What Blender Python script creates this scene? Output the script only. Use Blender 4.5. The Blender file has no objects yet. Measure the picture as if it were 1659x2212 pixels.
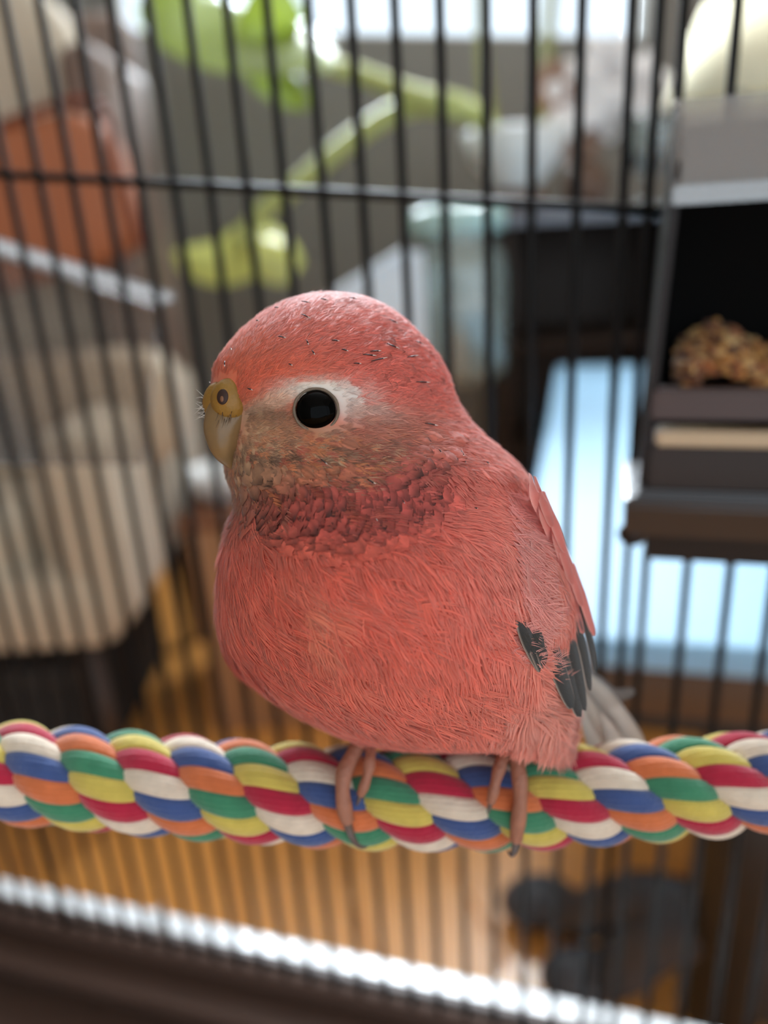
import bpy, bmesh, math, random
import numpy as np
from mathutils import Vector, Matrix
from mathutils.bvhtree import BVHTree

random.seed(7); np.random.seed(7)
PI = math.pi
scene = bpy.context.scene
COL = scene.collection

# ------------------------------------------------------------------ camera
IW, IH, FPX = 1659.0, 2212.0, 1661.0
CAMZ = 0.85
pitch, roll = math.radians(20.7), math.radians(-3.5)
Cw = Vector((0, 0, CAMZ))
Fv = Vector((0, math.cos(pitch), -math.sin(pitch)))
R0 = Vector((1, 0, 0)); U0 = R0.cross(Fv)
Rv = (R0 * math.cos(roll) + U0 * math.sin(roll)).normalized()
Uv = (U0 * math.cos(roll) - R0 * math.sin(roll)).normalized()
cam = bpy.data.cameras.new('camera'); camo = bpy.data.objects.new('camera', cam); COL.objects.link(camo)
cam.sensor_fit = 'HORIZONTAL'; cam.sensor_width = 36.0; cam.lens = 36.0 * FPX / IW
cam.clip_start = 0.005; cam.clip_end = 50
mw = Matrix.Identity(4)
for i in range(3):
    mw[i][0] = Rv[i]; mw[i][1] = Uv[i]; mw[i][2] = -Fv[i]; mw[i][3] = Cw[i]
camo.matrix_world = mw
cam.dof.use_dof = True; cam.dof.focus_distance = 0.1075; cam.dof.aperture_fstop = cam.lens / 3.3
cam.dof.aperture_blades = 0
scene.camera = camo
scene.view_settings.view_transform = 'Standard'; scene.view_settings.look = 'None'
scene.view_settings.gamma = 1.0; scene.view_settings.use_curve_mapping = False
scene.view_settings.exposure = 0.15

# ------------------------------------------------------------------ world and daylight
wd = bpy.data.worlds.new('sky'); scene.world = wd; wd.use_nodes = True
bg = wd.node_tree.nodes['Background']; bg.inputs[0].default_value = (0.80, 0.91, 1.0, 1); bg.inputs[1].default_value = 1.5

def ray(px, py):
    return (Fv + Rv * ((px - IW / 2) / FPX) - Uv * ((py - IH / 2) / FPX))
def at(px, py, depth):
    return Cw + ray(px, py) * depth
def on_y(px, py, y):
    d = ray(px, py); return Cw + d * ((y - Cw.y) / d.y)
def on_z(px, py, z):
    d = ray(px, py); return Cw + d * ((z - Cw.z) / d.z)
def on_plane(px, py, p0, n):
    d = ray(px, py); return Cw + d * ((p0 - Cw).dot(n) / d.dot(n))
def project(P):
    D = np.asarray(P) - np.array(Cw)
    z = D @ np.array(Fv)
    return IW / 2 + FPX * (D @ np.array(Rv)) / z, IH / 2 - FPX * (D @ np.array(Uv)) / z

ROOM = math.radians(18)                                   # the room is turned against the camera
RX = Vector((math.cos(ROOM), math.sin(ROOM), 0)); RY = Vector((-math.sin(ROOM), math.cos(ROOM), 0))
WALL0 = Vector((0, 2.15, 0))                              # a point of the window wall
def area(name, loc, target, sx, sy, power, col):
    l = bpy.data.lights.new(name, 'AREA'); l.shape = 'RECTANGLE'; l.size = sx; l.size_y = sy
    l.energy = power; l.color = col
    o = bpy.data.objects.new(name, l); COL.objects.link(o); o.location = loc
    o.rotation_euler = (Vector(target) - Vector(loc)).to_track_quat('-Z', 'Y').to_euler()
    return o
area('window_daylight_offscreen', WALL0 + RX * 0.1 + RY * 0.25 + Vector((0, 0, 1.95)), (0.05, 0.0, 0.75), 1.6, 1.0, 220, (0.88, 0.95, 1.0))

sl_ = bpy.data.lights.new('sun_offscreen', 'SUN'); sl_.energy = 14.0; sl_.angle = 0.02; sl_.color = (1.0, 0.94, 0.84)
so_ = bpy.data.objects.new('sun_offscreen', sl_); COL.objects.link(so_); so_.rotation_euler = Vector((-0.12, -0.60, -0.80)).to_track_quat('-Z', 'Y').to_euler()

# ------------------------------------------------------------------ materials
def s2l(c):
    return tuple((x / 255 / 12.92 if x / 255 <= 0.04045 else ((x / 255 + 0.055) / 1.055) ** 2.4) for x in c)
MATS = {}
def mat(name, rgb, rough=0.6, noise=0.0, nscale=30, bump=0.0, bscale=200, metal=0.0, spec=0.5, trans=0.0, alpha=1.0, coat=0.0, sheen=0.0, stretch=None):
    if name in MATS: return MATS[name]
    m = bpy.data.materials.new(name); m.use_nodes = True
    nt = m.node_tree; b = nt.nodes['Principled BSDF']
    c = s2l(rgb) + (1,)
    b.inputs['Base Color'].default_value = c
    b.inputs['Roughness'].default_value = rough; b.inputs['Metallic'].default_value = metal
    b.inputs['Specular IOR Level'].default_value = spec
    b.inputs['Transmission Weight'].default_value = trans; b.inputs['Alpha'].default_value = alpha
    b.inputs['Coat Weight'].default_value = coat; b.inputs['Sheen Weight'].default_value = sheen
    co = None
    if noise or bump:
        tc = nt.nodes.new('ShaderNodeTexCoord'); co = tc.outputs['Object']
        if stretch:
            mp = nt.nodes.new('ShaderNodeMapping'); mp.inputs['Scale'].default_value = stretch
            nt.links.new(co, mp.inputs['Vector']); co = mp.outputs['Vector']
    if noise:
        n = nt.nodes.new('ShaderNodeTexNoise'); n.inputs['Scale'].default_value = nscale; n.inputs['Detail'].default_value = 5
        nt.links.new(co, n.inputs['Vector'])
        mx = nt.nodes.new('ShaderNodeMix'); mx.data_type = 'RGBA'
        nt.links.new(n.outputs['Fac'], mx.inputs['Factor'])
        mx.inputs['A'].default_value = tuple(x * (1 - noise) for x in c[:3]) + (1,)
        mx.inputs['B'].default_value = tuple(min(1, x * (1 + noise)) for x in c[:3]) + (1,)
        nt.links.new(mx.outputs['Result'], b.inputs['Base Color'])
    if bump:
        n2 = nt.nodes.new('ShaderNodeTexNoise'); n2.inputs['Scale'].default_value = bscale; n2.inputs['Detail'].default_value = 4
        nt.links.new(co, n2.inputs['Vector'])
        bp = nt.nodes.new('ShaderNodeBump'); bp.inputs['Strength'].default_value = bump; bp.inputs['Distance'].default_value = 0.3 / bscale
        nt.links.new(n2.outputs['Fac'], bp.inputs['Height']); nt.links.new(bp.outputs['Normal'], b.inputs['Normal'])
    MATS[name] = m
    return m
def glassy(name, rgb, gloss=0.12, rough=0.03, body=0.25):
    """clear thin plastic or glass: see-through, tinted, with a glossy skin"""
    if name in MATS: return MATS[name]
    m = bpy.data.materials.new(name); m.use_nodes = True; nt = m.node_tree
    for n in list(nt.nodes): nt.nodes.remove(n)
    out = nt.nodes.new('ShaderNodeOutputMaterial')
    t = nt.nodes.new('ShaderNodeBsdfTransparent'); t.inputs[0].default_value = tuple(0.5 + 0.5 * x for x in s2l(rgb)) + (1,)
    d = nt.nodes.new('ShaderNodeBsdfPrincipled'); d.inputs['Base Color'].default_value = s2l(rgb) + (1,); d.inputs['Roughness'].default_value = rough
    g = nt.nodes.new('ShaderNodeBsdfGlossy'); g.inputs['Roughness'].default_value = rough
    lw = nt.nodes.new('ShaderNodeFresnel'); lw.inputs['IOR'].default_value = 1.45
    m1 = nt.nodes.new('ShaderNodeMixShader'); m1.inputs[0].default_value = body
    nt.links.new(t.outputs[0], m1.inputs[1]); nt.links.new(d.outputs[0], m1.inputs[2])
    ad = nt.nodes.new('ShaderNodeMath'); ad.operation = 'ADD'; ad.inputs[1].default_value = gloss; ad.use_clamp = True
    nt.links.new(lw.outputs[0], ad.inputs[0])
    m2 = nt.nodes.new('ShaderNodeMixShader'); nt.links.new(ad.outputs[0], m2.inputs[0])
    nt.links.new(m1.outputs[0], m2.inputs[1]); nt.links.new(g.outputs[0], m2.inputs[2])
    nt.links.new(m2.outputs[0], out.inputs[0]); MATS[name] = m
    return m
def feather_mat(name, transl=0.3, rough=0.6, barbs=False):
    m = bpy.data.materials.new(name); m.use_nodes = True; nt = m.node_tree
    b = nt.nodes['Principled BSDF']; out = nt.nodes['Material Output']
    a = nt.nodes.new('ShaderNodeAttribute'); a.attribute_name = 'tint'
    col = a.outputs['Color']
    nt.links.new(col, b.inputs['Base Color'])
    b.inputs['Roughness'].default_value = rough; b.inputs['Specular IOR Level'].default_value = 0.35
    b.inputs['Sheen Weight'].default_value = 0.25; b.inputs['Sheen Roughness'].default_value = 0.5
    t = nt.nodes.new('ShaderNodeBsdfTranslucent'); nt.links.new(col, t.inputs[0])
    mx = nt.nodes.new('ShaderNodeMixShader'); mx.inputs[0].default_value = transl
    nt.links.new(b.outputs[0], mx.inputs[1]); nt.links.new(t.outputs[0], mx.inputs[2]); nt.links.new(mx.outputs[0], out.inputs[0])
    if barbs:
        uv = nt.nodes.new('ShaderNodeUVMap')
        w = nt.nodes.new('ShaderNodeTexWave'); w.inputs['Scale'].default_value = 9; w.inputs['Distortion'].default_value = 1.5
        nt.links.new(uv.outputs[0], w.inputs['Vector'])
        bp = nt.nodes.new('ShaderNodeBump'); bp.inputs['Strength'].default_value = 0.5; bp.inputs['Distance'].default_value = 0.0002
        nt.links.new(w.outputs['Fac'], bp.inputs['Height']); nt.links.new(bp.outputs[0], b.inputs['Normal'])
    return m
def plank_mat(name, rgb, dark):
    m = bpy.data.materials.new(name); m.use_nodes = True; nt = m.node_tree; b = nt.nodes['Principled BSDF']
    tc = nt.nodes.new('ShaderNodeTexCoord'); oi = nt.nodes.new('ShaderNodeObjectInfo')
    mp = nt.nodes.new('ShaderNodeMapping'); mp.inputs['Scale'].default_value = (14, 1.0, 14)
    nt.links.new(tc.outputs['Object'], mp.inputs[0])
    ad = nt.nodes.new('ShaderNodeVectorMath'); ad.operation = 'ADD'
    nt.links.new(mp.outputs[0], ad.inputs[0]); nt.links.new(oi.outputs['Random'], ad.inputs[1])
    n = nt.nodes.new('ShaderNodeTexNoise'); n.inputs['Scale'].default_value = 3; n.inputs['Detail'].default_value = 6; n.inputs['Distortion'].default_value = 0.6
    nt.links.new(ad.outputs[0], n.inputs['Vector'])
    vo = nt.nodes.new('ShaderNodeTexVoronoi'); vo.inputs['Scale'].default_value = 3.2
    mp2 = nt.nodes.new('ShaderNodeMapping'); mp2.inputs['Scale'].default_value = (1, 0.45, 1)
    nt.links.new(tc.outputs['Object'], mp2.inputs[0]); nt.links.new(mp2.outputs[0], vo.inputs['Vector'])
    kr = nt.nodes.new('ShaderNodeMapRange'); kr.inputs['From Min'].default_value = 0.03; kr.inputs['From Max'].default_value = 0.09
    kr.inputs['To Min'].default_value = 1; kr.inputs['To Max'].default_value = 0
    nt.links.new(vo.outputs['Distance'], kr.inputs[0])
    mx = nt.nodes.new('ShaderNodeMix'); mx.data_type = 'RGBA'; nt.links.new(n.outputs['Fac'], mx.inputs['Factor'])
    c = s2l(rgb); mx.inputs['A'].default_value = tuple(x * 0.78 for x in c) + (1,); mx.inputs['B'].default_value = tuple(min(1, x * 1.15) for x in c) + (1,)
    mk = nt.nodes.new('ShaderNodeMix'); mk.data_type = 'RGBA'; nt.links.new(kr.outputs[0], mk.inputs['Factor'])
    nt.links.new(mx.outputs['Result'], mk.inputs['A']); mk.inputs['B'].default_value = s2l(dark) + (1,)
    nt.links.new(mk.outputs['Result'], b.inputs['Base Color'])
    b.inputs['Roughness'].default_value = 0.32; b.inputs['Coat Weight'].default_value = 0.25
    return m

# ------------------------------------------------------------------ object helpers
def tag(o, label=None, cat=None, group=None, kind=None):
    if label: o['label'] = label
    if cat: o['category'] = cat
    if group: o['group'] = group
    if kind: o['kind'] = kind
    return o
def empty(name, loc, parent=None):
    o = bpy.data.objects.new(name, None); COL.objects.link(o); o.empty_display_size = 0.01
    if parent: o.parent = parent; loc = Vector(loc) - origin(parent)
    o.location = loc
    return o
def origin(o):
    v = Vector(o.location)
    while o.parent: o = o.parent; v = v + Vector(o.location)
    return v
def link(name, me, m, parent=None, loc=None):
    """link a mesh whose vertices are in world space; its own origin becomes loc"""
    o = bpy.data.objects.new(name, me); COL.objects.link(o)
    if m: me.materials.append(m)
    base = origin(parent) if parent else Vector((0, 0, 0))
    if loc is None: loc = base
    loc = Vector(loc)
    me.transform(Matrix.Translation(-loc))
    if parent: o.parent = parent
    o.location = loc - base
    return o
def mesh_from(verts, faces, smooth=True):
    me = bpy.data.meshes.new('mesh'); me.from_pydata([tuple(v) for v in verts], [], [tuple(f) for f in faces]); me.update()
    if smooth: me.polygons.foreach_set('use_smooth', [True] * len(me.polygons))
    return me
def np_mesh(V, quads=None, tris=None, smooth=True, tint=None, normals=None):
    me = bpy.data.meshes.new('mesh')
    V = np.asarray(V, dtype=np.float32); me.vertices.add(len(V)); me.vertices.foreach_set('co', V.ravel())
    parts = []; sizes = []
    if quads is not None and len(quads): parts.append(np.asarray(quads, np.int32).ravel()); sizes.append(np.full(len(quads), 4, np.int32))
    if tris is not None and len(tris): parts.append(np.asarray(tris, np.int32).ravel()); sizes.append(np.full(len(tris), 3, np.int32))
    L = np.concatenate(parts); S = np.concatenate(sizes)
    me.loops.add(len(L)); me.loops.foreach_set('vertex_index', L)
    me.polygons.add(len(S)); st = np.concatenate([[0], np.cumsum(S)[:-1]]).astype(np.int32)
    me.polygons.foreach_set('loop_start', st)
    me.polygons.foreach_set('use_smooth', np.full(len(S), smooth))
    me.update(calc_edges=True); me.validate()
    if tint is not None:
        a = me.attributes.new('tint', 'FLOAT_COLOR', 'POINT')
        T = np.ones((len(V), 4), np.float32); T[:, :3] = tint
        a.data.foreach_set('color', T.ravel())
    if normals is not None: me.normals_split_custom_set_from_vertices(normals.tolist())
    return me
def rbox(name, c, size, m, parent=None, bev=0.004, rz=0.0, rot=None, seg=2, loc=None):
    bm = bmesh.new(); bmesh.ops.create_cube(bm, size=1)
    bmesh.ops.scale(bm, vec=size, verts=bm.verts)
    if bev > 0:
        bmesh.ops.bevel(bm, geom=list(bm.edges), offset=min(bev, 0.49 * min(size)), segments=seg, profile=0.5, affect='EDGES')
    M = Matrix.Translation(Vector(c)) @ ((rot.to_4x4() if rot is not None else Matrix.Rotation(rz, 4, 'Z')))
    bm.transform(M)
    me = bpy.data.meshes.new('mesh'); bm.to_mesh(me); bm.free()
    me.polygons.foreach_set('use_smooth', [True] * len(me.polygons))
    me.set_sharp_from_angle(angle=math.radians(40))
    return link(name, me, m, parent, loc if loc is not None else (c if parent is None else None))
def frames(pts):
    P = [Vector(p) for p in pts]; n = len(P); T = []
    for i in range(n):
        T.append((P[min(i + 1, n - 1)] - P[max(i - 1, 0)]).normalized())
    ref = Vector((0, 0, 1)) if abs(T[0].z) < 0.9 else Vector((1, 0, 0))
    N = [(ref - T[0] * ref.dot(T[0])).normalized()]
    for i in range(1, n):
        v = N[-1] - T[i] * N[-1].dot(T[i]); N.append(v.normalized())
    return P, T, N, [t.cross(nn) for t, nn in zip(T, N)]
def spline(pts, n):
    """Catmull-Rom through tuples of any length"""
    A = np.array(pts, float); k = len(A); out = []
    for t in np.linspace(0, k - 1, n):
        i = min(int(t), k - 2); f = t - i
        p0, p1, p2, p3 = A[max(i - 1, 0)], A[i], A[i + 1], A[min(i + 2, k - 1)]
        out.append(0.5 * ((2 * p1) + (p2 - p0) * f + (2 * p0 - 5 * p1 + 4 * p2 - p3) * f * f + (3 * p1 - p0 - 3 * p2 + p3) * f ** 3))
    return np.array(out)
def tube_mesh(pts, radii, seg=10, flat=1.0, cap=True):
    P, T, N, B = frames(pts); V = []; Fc = []
    for i, p in enumerate(P):
        r = radii[i] if hasattr(radii, '__len__') else radii
        for j in range(seg):
            a = 2 * PI * j / seg; V.append(p + N[i] * (math.cos(a) * r) + B[i] * (math.sin(a) * r * flat))
    for i in range(len(P) - 1):
        for j in range(seg):
            k = (j + 1) % seg; Fc.append((i * seg + j, i * seg + k, (i + 1) * seg + k, (i + 1) * seg + j))
    if cap: Fc.append(tuple(reversed(range(seg)))); Fc.append(tuple((len(P) - 1) * seg + j for j in range(seg)))
    return mesh_from(V, Fc)
def tube(name, pts, radii, m, parent=None, seg=10, flat=1.0, loc=None):
    return link(name, tube_mesh(pts, radii, seg, flat), m, parent, loc)
def lathe(name, c, prof, m, parent=None, seg=40, squash=1.0, loc=None):
    V = []; Fc = []
    for (r, z) in prof:
        for j in range(seg):
            a = 2 * PI * j / seg; V.append((c[0] + r * math.cos(a), c[1] + r * squash * math.sin(a), c[2] + z))
    for i in range(len(prof) - 1):
        for j in range(seg):
            k = (j + 1) % seg; Fc.append((i * seg + j, i * seg + k, (i + 1) * seg + k, (i + 1) * seg + j))
    return link(name, mesh_from(V, Fc), m, parent, loc)
def ellipsoid(name, c, ax, rad, m, parent=None, seg=32, rings=20, loc=None, warp=None):
    V = []; Fc = []
    c = Vector(c)
    for i in range(rings + 1):
        th = PI * i / rings
        for j in range(seg):
            ph = 2 * PI * j / seg
            d = (math.sin(th) * math.cos(ph) * rad[0], math.sin(th) * math.sin(ph) * rad[1], math.cos(th) * rad[2])
            if warp: d = warp(*d)
            V.append(c + ax[0] * d[0] + ax[1] * d[1] + ax[2] * d[2])
    for i in range(rings):
        for j in range(seg):
            k = (j + 1) % seg; Fc.append((i * seg + j, (i + 1) * seg + j, (i + 1) * seg + k, i * seg + k))
    bm = bmesh.new(); me = mesh_from(V, Fc); bm.from_mesh(me); bmesh.ops.remove_doubles(bm, verts=bm.verts, dist=1e-7); bm.to_mesh(me); bm.free()
    return link(name, me, m, parent, loc)
def blade(name, spine, widths, normals, m, parent=None, camber=0.15, nx=8, tint=None, loc=None, wave=0.0, cols=None):
    """a leaf or feather vane along a spine: spine (n,3), widths (n), normals (n,3); tint f(t, s) -> rgb"""
    S = np.array(spine, float); n = len(S); Wd = np.array(widths, float); Nn = np.array(normals, float)
    T = np.gradient(S, axis=0); T /= np.linalg.norm(T, axis=1)[:, None]
    Nn = Nn - (Nn * T).sum(1)[:, None] * T; Nn /= np.linalg.norm(Nn, axis=1)[:, None]
    B = np.cross(T, Nn); V = []; C = []; UV = []
    for i in range(n):
        for j in range(nx + 1):
            s = -1 + 2 * j / nx
            V.append(S[i] + B[i] * (s * Wd[i]) - Nn[i] * (camber * abs(s) ** 2 * Wd[i]) + Nn[i] * (wave * math.sin(9 * i / n + 3 * s) * Wd[i]))
            UV.append((s, i / (n - 1)))
            if tint: C.append(tint(i / (n - 1), s))
    q = [(i * (nx + 1) + j, i * (nx + 1) + j + 1, (i + 1) * (nx + 1) + j + 1, (i + 1) * (nx + 1) + j) for i in range(n - 1) for j in range(nx)]
    me = np_mesh(V, quads=q, tint=np.array(C) if tint else None)
    ul = me.uv_layers.new(name='UVMap'); vi = np.zeros(len(me.loops), np.int32); me.loops.foreach_get('vertex_index', vi)
    u = np.array([(t * 1.0 + abs(s) * 0.35, s) for s, t in UV], np.float32)[vi]; ul.data.foreach_set('uv', u.ravel())
    return link(name, me, m, parent, loc)

# ------------------------------------------------------------------ the room
M_amber = plank_mat('amber_floor_wood', (240, 168, 88), (140, 70, 40))
M_wall = mat('grey_wall_paint', (116, 113, 107), 0.8, noise=0.05, nscale=3)
M_white = mat('white_paint', (232, 234, 234), 0.45)
room = Matrix.Rotation(ROOM, 4, 'Z')
fl = rbox('floor', (0, 0.6, -0.035), (6.2, 6.2, 0.05), mat('subfloor', (90, 60, 35), 0.8), bev=0, loc=(0, 0, 0)); tag(fl, 'amber stained wooden plank floor', 'floor', kind='structure')
pl_me = None
for i in range(42):
    x = -3.0 + i * 0.145
    o = None
    bm = bmesh.new(); bmesh.ops.create_cube(bm, size=1); bmesh.ops.scale(bm, vec=(0.1435, 6.0, 0.012), verts=bm.verts)
    if pl_me is None:
        bmesh.ops.bevel(bm, geom=[e for e in bm.edges if abs(e.verts[0].co.z - e.verts[1].co.z) < 1e-6 and e.verts[0].co.z > 0], offset=0.002, segments=1, affect='EDGES')
        pl_me = bpy.data.meshes.new('plank'); bm.to_mesh(pl_me); pl_me.materials.append(M_amber)
    bm.free()
    o = bpy.data.objects.new('plank', pl_me); COL.objects.link(o); o.parent = fl
    o.matrix_local = room @ Matrix.Translation((x + 0.2, 0.6, -0.005))
    o.location.z = -0.006
def wallbox(name, x0, x1, z0, z1, label, parent=None, y=0.0, th=0.1, m=None):
    c = WALL0 + RX * ((x0 + x1) / 2) + RY * (y + th / 2) + Vector((0, 0, (z0 + z1) / 2))
    o = rbox(name, c, (x1 - x0, th, z1 - z0), m or M_wall, parent, bev=0, rz=ROOM)
    if parent is None: tag(o, label, 'wall', kind='structure')
    return o
def wall_x(px, py):
    p = on_plane(px, py, WALL0, RY) - WALL0; return p.dot(RX), p.z
wx0, wz0 = wall_x(250, 60); wx1, wz1 = wall_x(1402, 92)
SILL = (wall_x(665, 66)[1] + wz1) / 2
WTOP = 2.35
wb = empty('wall_back', WALL0); tag(wb, 'dark grey painted wall holding the bright window', 'wall', kind='structure')
wallbox('wall_panel', -2.6, 3.0, 0, SILL, '', wb)
wallbox('wall_panel', -2.6, wx0, SILL, 2.5, '', wb)
wallbox('wall_panel', wx1, 3.0, SILL, 2.5, '', wb)
wallbox('wall_panel', wx0, wx1, WTOP, 2.5, '', wb)
win = empty('window_1', WALL0 + RX * ((wx0 + wx1) / 2) + Vector((0, 0, SILL))); tag(win, 'bright daylit window above the grey wall', 'window', kind='structure')
fw = 0.03
for (a0, a1, b0, b1) in ((wx0, wx1, SILL, SILL + 0.012), (wx0, wx1, WTOP - fw, WTOP), (wx0, wx0 + fw, SILL + 0.012, WTOP - fw), (wx1 - 0.012, wx1, SILL + 0.012, WTOP - fw)):
    wallbox('window_frame', a0, a1, b0, b1, '', win, y=0.03, th=0.05, m=M_white)
wallbox('pane', wx0 + fw, wx1 - 0.012, SILL + 0.012, WTOP - fw, '', win, y=0.05, th=0.004, m=glassy('window_glass', (245, 250, 255), 0.0, 0.02, 0.0))
for (name, x0, x1, y0, y1, lab) in (('wall_left', -2.6, -2.5, -4.2, 0.0, 'grey side wall behind the beige armchair'), ('wall_right', 2.9, 3.0, -4.2, 0.0, 'grey side wall beyond the low table')):
    c = WALL0 + RX * ((x0 + x1) / 2) + RY * ((y0 + y1) / 2) + Vector((0, 0, 1.25))
    tag(rbox(name, c, (x1 - x0, y1 - y0, 2.5), mat('warm_grey_wall', (160, 152, 142), 0.8), bev=0, rz=ROOM), lab, 'wall', kind='structure')
c = WALL0 + RX * 0.2 + RY * -2.1 + Vector((0, 0, 2.55)); tag(rbox('ceiling', c, (5.6, 4.3, 0.1), mat('ceiling_white', (225, 222, 216), 0.9), bev=0, rz=ROOM), 'plain white ceiling over the room', 'ceiling', kind='structure')
p = on_plane(372, 1000, WALL0, RY) - WALL0
tag(wallbox('trim_1', p.dot(RX) - 0.035, p.dot(RX) + 0.035, 0.0, 1.05, '', None, y=-0.03, th=0.03, m=mat('dark_trim', (62, 60, 55), 0.6)), 'dark grey upright trim strip on the grey wall', 'trim', kind='structure')

# ------------------------------------------------------------------ furniture and things behind the cage
M_oak = mat('pale_oak', (176, 128, 88), 0.55, noise=0.2, nscale=8, stretch=(6, 6, 1))
def pbox(name, px0, py0, px1, py1, y, th, m, parent=None, bev=0.01, rz=0.0, loc=None):
    """an upright box whose front face, at depth y, spans the given picture rectangle"""
    a = on_y(px0, (py0 + py1) / 2, y); b = on_y(px1, (py0 + py1) / 2, y); t = on_y((px0 + px1) / 2, py0, y); d = on_y((px0 + px1) / 2, py1, y)
    return rbox(name, ((a.x + b.x) / 2, y + th / 2, (t.z + d.z) / 2), (b.x - a.x, th, t.z - d.z), m, parent, bev, rz, loc=loc)
# beige armchair
ac = empty('armchair', (-0.62, 1.25, 0)); tag(ac, 'high backed armchair in pale beige cloth with a brown outer shell', 'armchair')
M_beige = mat('beige_linen', (196, 182, 160), 0.9, noise=0.12, nscale=14, bump=0.5, bscale=60, stretch=(5, 1, 1), sheen=0.3)
M_brownshell = mat('mauve_brown_leather', (118, 98, 86), 0.6, noise=0.1, nscale=8)
def puff(name, c, size, m, parent, rz=0, rx=0, pw=0.35, loc=None):
    """a stuffed cushion: a superellipsoid with a soft seam"""
    ax = Matrix.Rotation(rz, 3, 'Z') @ Matrix.Rotation(rx, 3, 'X')
    A = [ax @ Vector(v) for v in ((1, 0, 0), (0, 1, 0), (0, 0, 1))]
    f = lambda v, r: math.copysign(abs(v / r) ** pw, v) * r if r else 0
    return ellipsoid(name, c, A, (size[0] / 2, size[1] / 2, size[2] / 2), m, parent, 40, 28, loc, warp=lambda x, y, z: (f(x, size[0] / 2), f(y, size[1] / 2) * (0.75 + 0.25 * (1 - min(1, (2 * x / size[0]) ** 2))), f(z, size[2] / 2)))
CXX, CHY = -0.75, 0.13
rbox('shell', (CXX, 1.42 + CHY, 0.77), (0.74, 0.10, 0.88), M_brownshell, ac, 0.04, seg=4)
for sx in (-1, 1):
    rbox('wing_panel', (CXX + sx * 0.345, 1.30 + CHY, 0.72), (0.07, 0.30, 0.80), M_brownshell, ac, 0.03, seg=4)
puff('back_cushion', (CXX, 1.33 + CHY, 0.82), (0.62, 0.2, 0.86), M_beige, ac, rx=-0.08)
puff('seat_cushion', (CXX, 1.12 + CHY, 0.42), (0.60, 0.60, 0.18), M_beige, ac)
for sx in (-1, 1):
    rbox('arm', (CXX + sx * 0.34, 1.12 + CHY, 0.47), (0.1, 0.60, 0.30), M_beige, ac, 0.04, seg=4)
rbox('seat_base', (CXX, 1.12 + CHY, 0.37), (0.74, 0.62, 0.12), M_beige, ac, 0.03)
for sx in (-1, 1):
    for sy in (-1, 1):
        tube('leg', [(CXX + sx * 0.31, 1.12 + CHY + sy * 0.26, 0.33), (CXX + sx * 0.32, 1.12 + CHY + sy * 0.27, 0.0)], [0.024, 0.016], mat('dark_wood', (52, 34, 24), 0.5), ac)
cu = on_y(125, 448, 1.22)
rotc = Matrix.Rotation(0.30, 3, 'Y')
cush = empty('cushion', cu - Vector((0, 0, 0.11))); tag(cush, 'terracotta leather cushion leaning on the beige armchair back', 'cushion')
M_terra = mat('terracotta_leather', (168, 100, 64), 0.65, noise=0.12, nscale=10)
A = [rotc @ Vector(v) for v in ((1, 0, 0), (0, 1, 0), (0, 0, 1))]
f3 = lambda v, r: math.copysign(abs(v / r) ** 0.45, v) * r
cc = (0.17, 0.06, 0.105)
ellipsoid('cover', cu + Vector((-0.06, 0.02, 0)), [Matrix.Rotation(-0.20, 3, 'Y') @ a for a in ((Vector((1, 0, 0))), Vector((0, 1, 0)), Vector((0, 0, 1)))], cc, M_terra, cush, 40, 28, warp=lambda x, y, z: (f3(x, cc[0]), f3(y, cc[1]), f3(z, cc[2])))
pp = [cu + Vector((-0.06, 0.02 - 0.045, 0)) + Matrix.Rotation(-0.20, 3, 'Y') @ Vector((0.166 * sx, 0, 0.10 * sz)) for sx, sz in ((-1, 1), (0, 1.03), (1, 1), (1.02, 0), (1, -1))]
tube('piping', [Vector(v) for v in spline([tuple(q) for q in pp], 30)], 0.006, mat('dark_terracotta', (120, 58, 34), 0.5), cush)
bo = Vector((cu.x - 0.06, 1.22, 0.595)); puff('bolster', bo, (0.40, 0.15, 0.19), mat('beige_bolster', (188, 170, 146), 0.9, noise=0.1, nscale=14, sheen=0.3), None, pw=0.45, loc=bo)
tag(bpy.data.objects['bolster'], 'beige bolster on the armchair seat under the terracotta cushion', 'bolster')
# charcoal box added to stand in for the dark shade under the chair
bx_ = Vector((CXX, 1.26, 0)); M_char = mat('shade_charcoal', (40, 38, 37), 0.9, bump=0.4, bscale=90)
bas = empty('shade_box', bx_); tag(bas, 'charcoal box added as the dark shade under the armchair', 'box')
rbox('box_body', bx_ + Vector((0, 0, 0.10)), (0.52, 0.44, 0.20), M_char, bas, 0.012, seg=3)
rbox('lid', bx_ + Vector((0, 0, 0.215)), (0.535, 0.455, 0.035), mat('shade_charcoal_lid', (50, 48, 46), 0.9, bump=0.4, bscale=90), bas, 0.01, seg=3)
tube('handle', [bx_ + Vector((-0.07, -0.222, 0.14)), bx_ + Vector((-0.05, -0.245, 0.13)), bx_ + Vector((0.05, -0.245, 0.13)), bx_ + Vector((0.07, -0.222, 0.14))], 0.006, M_char, bas)
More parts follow.
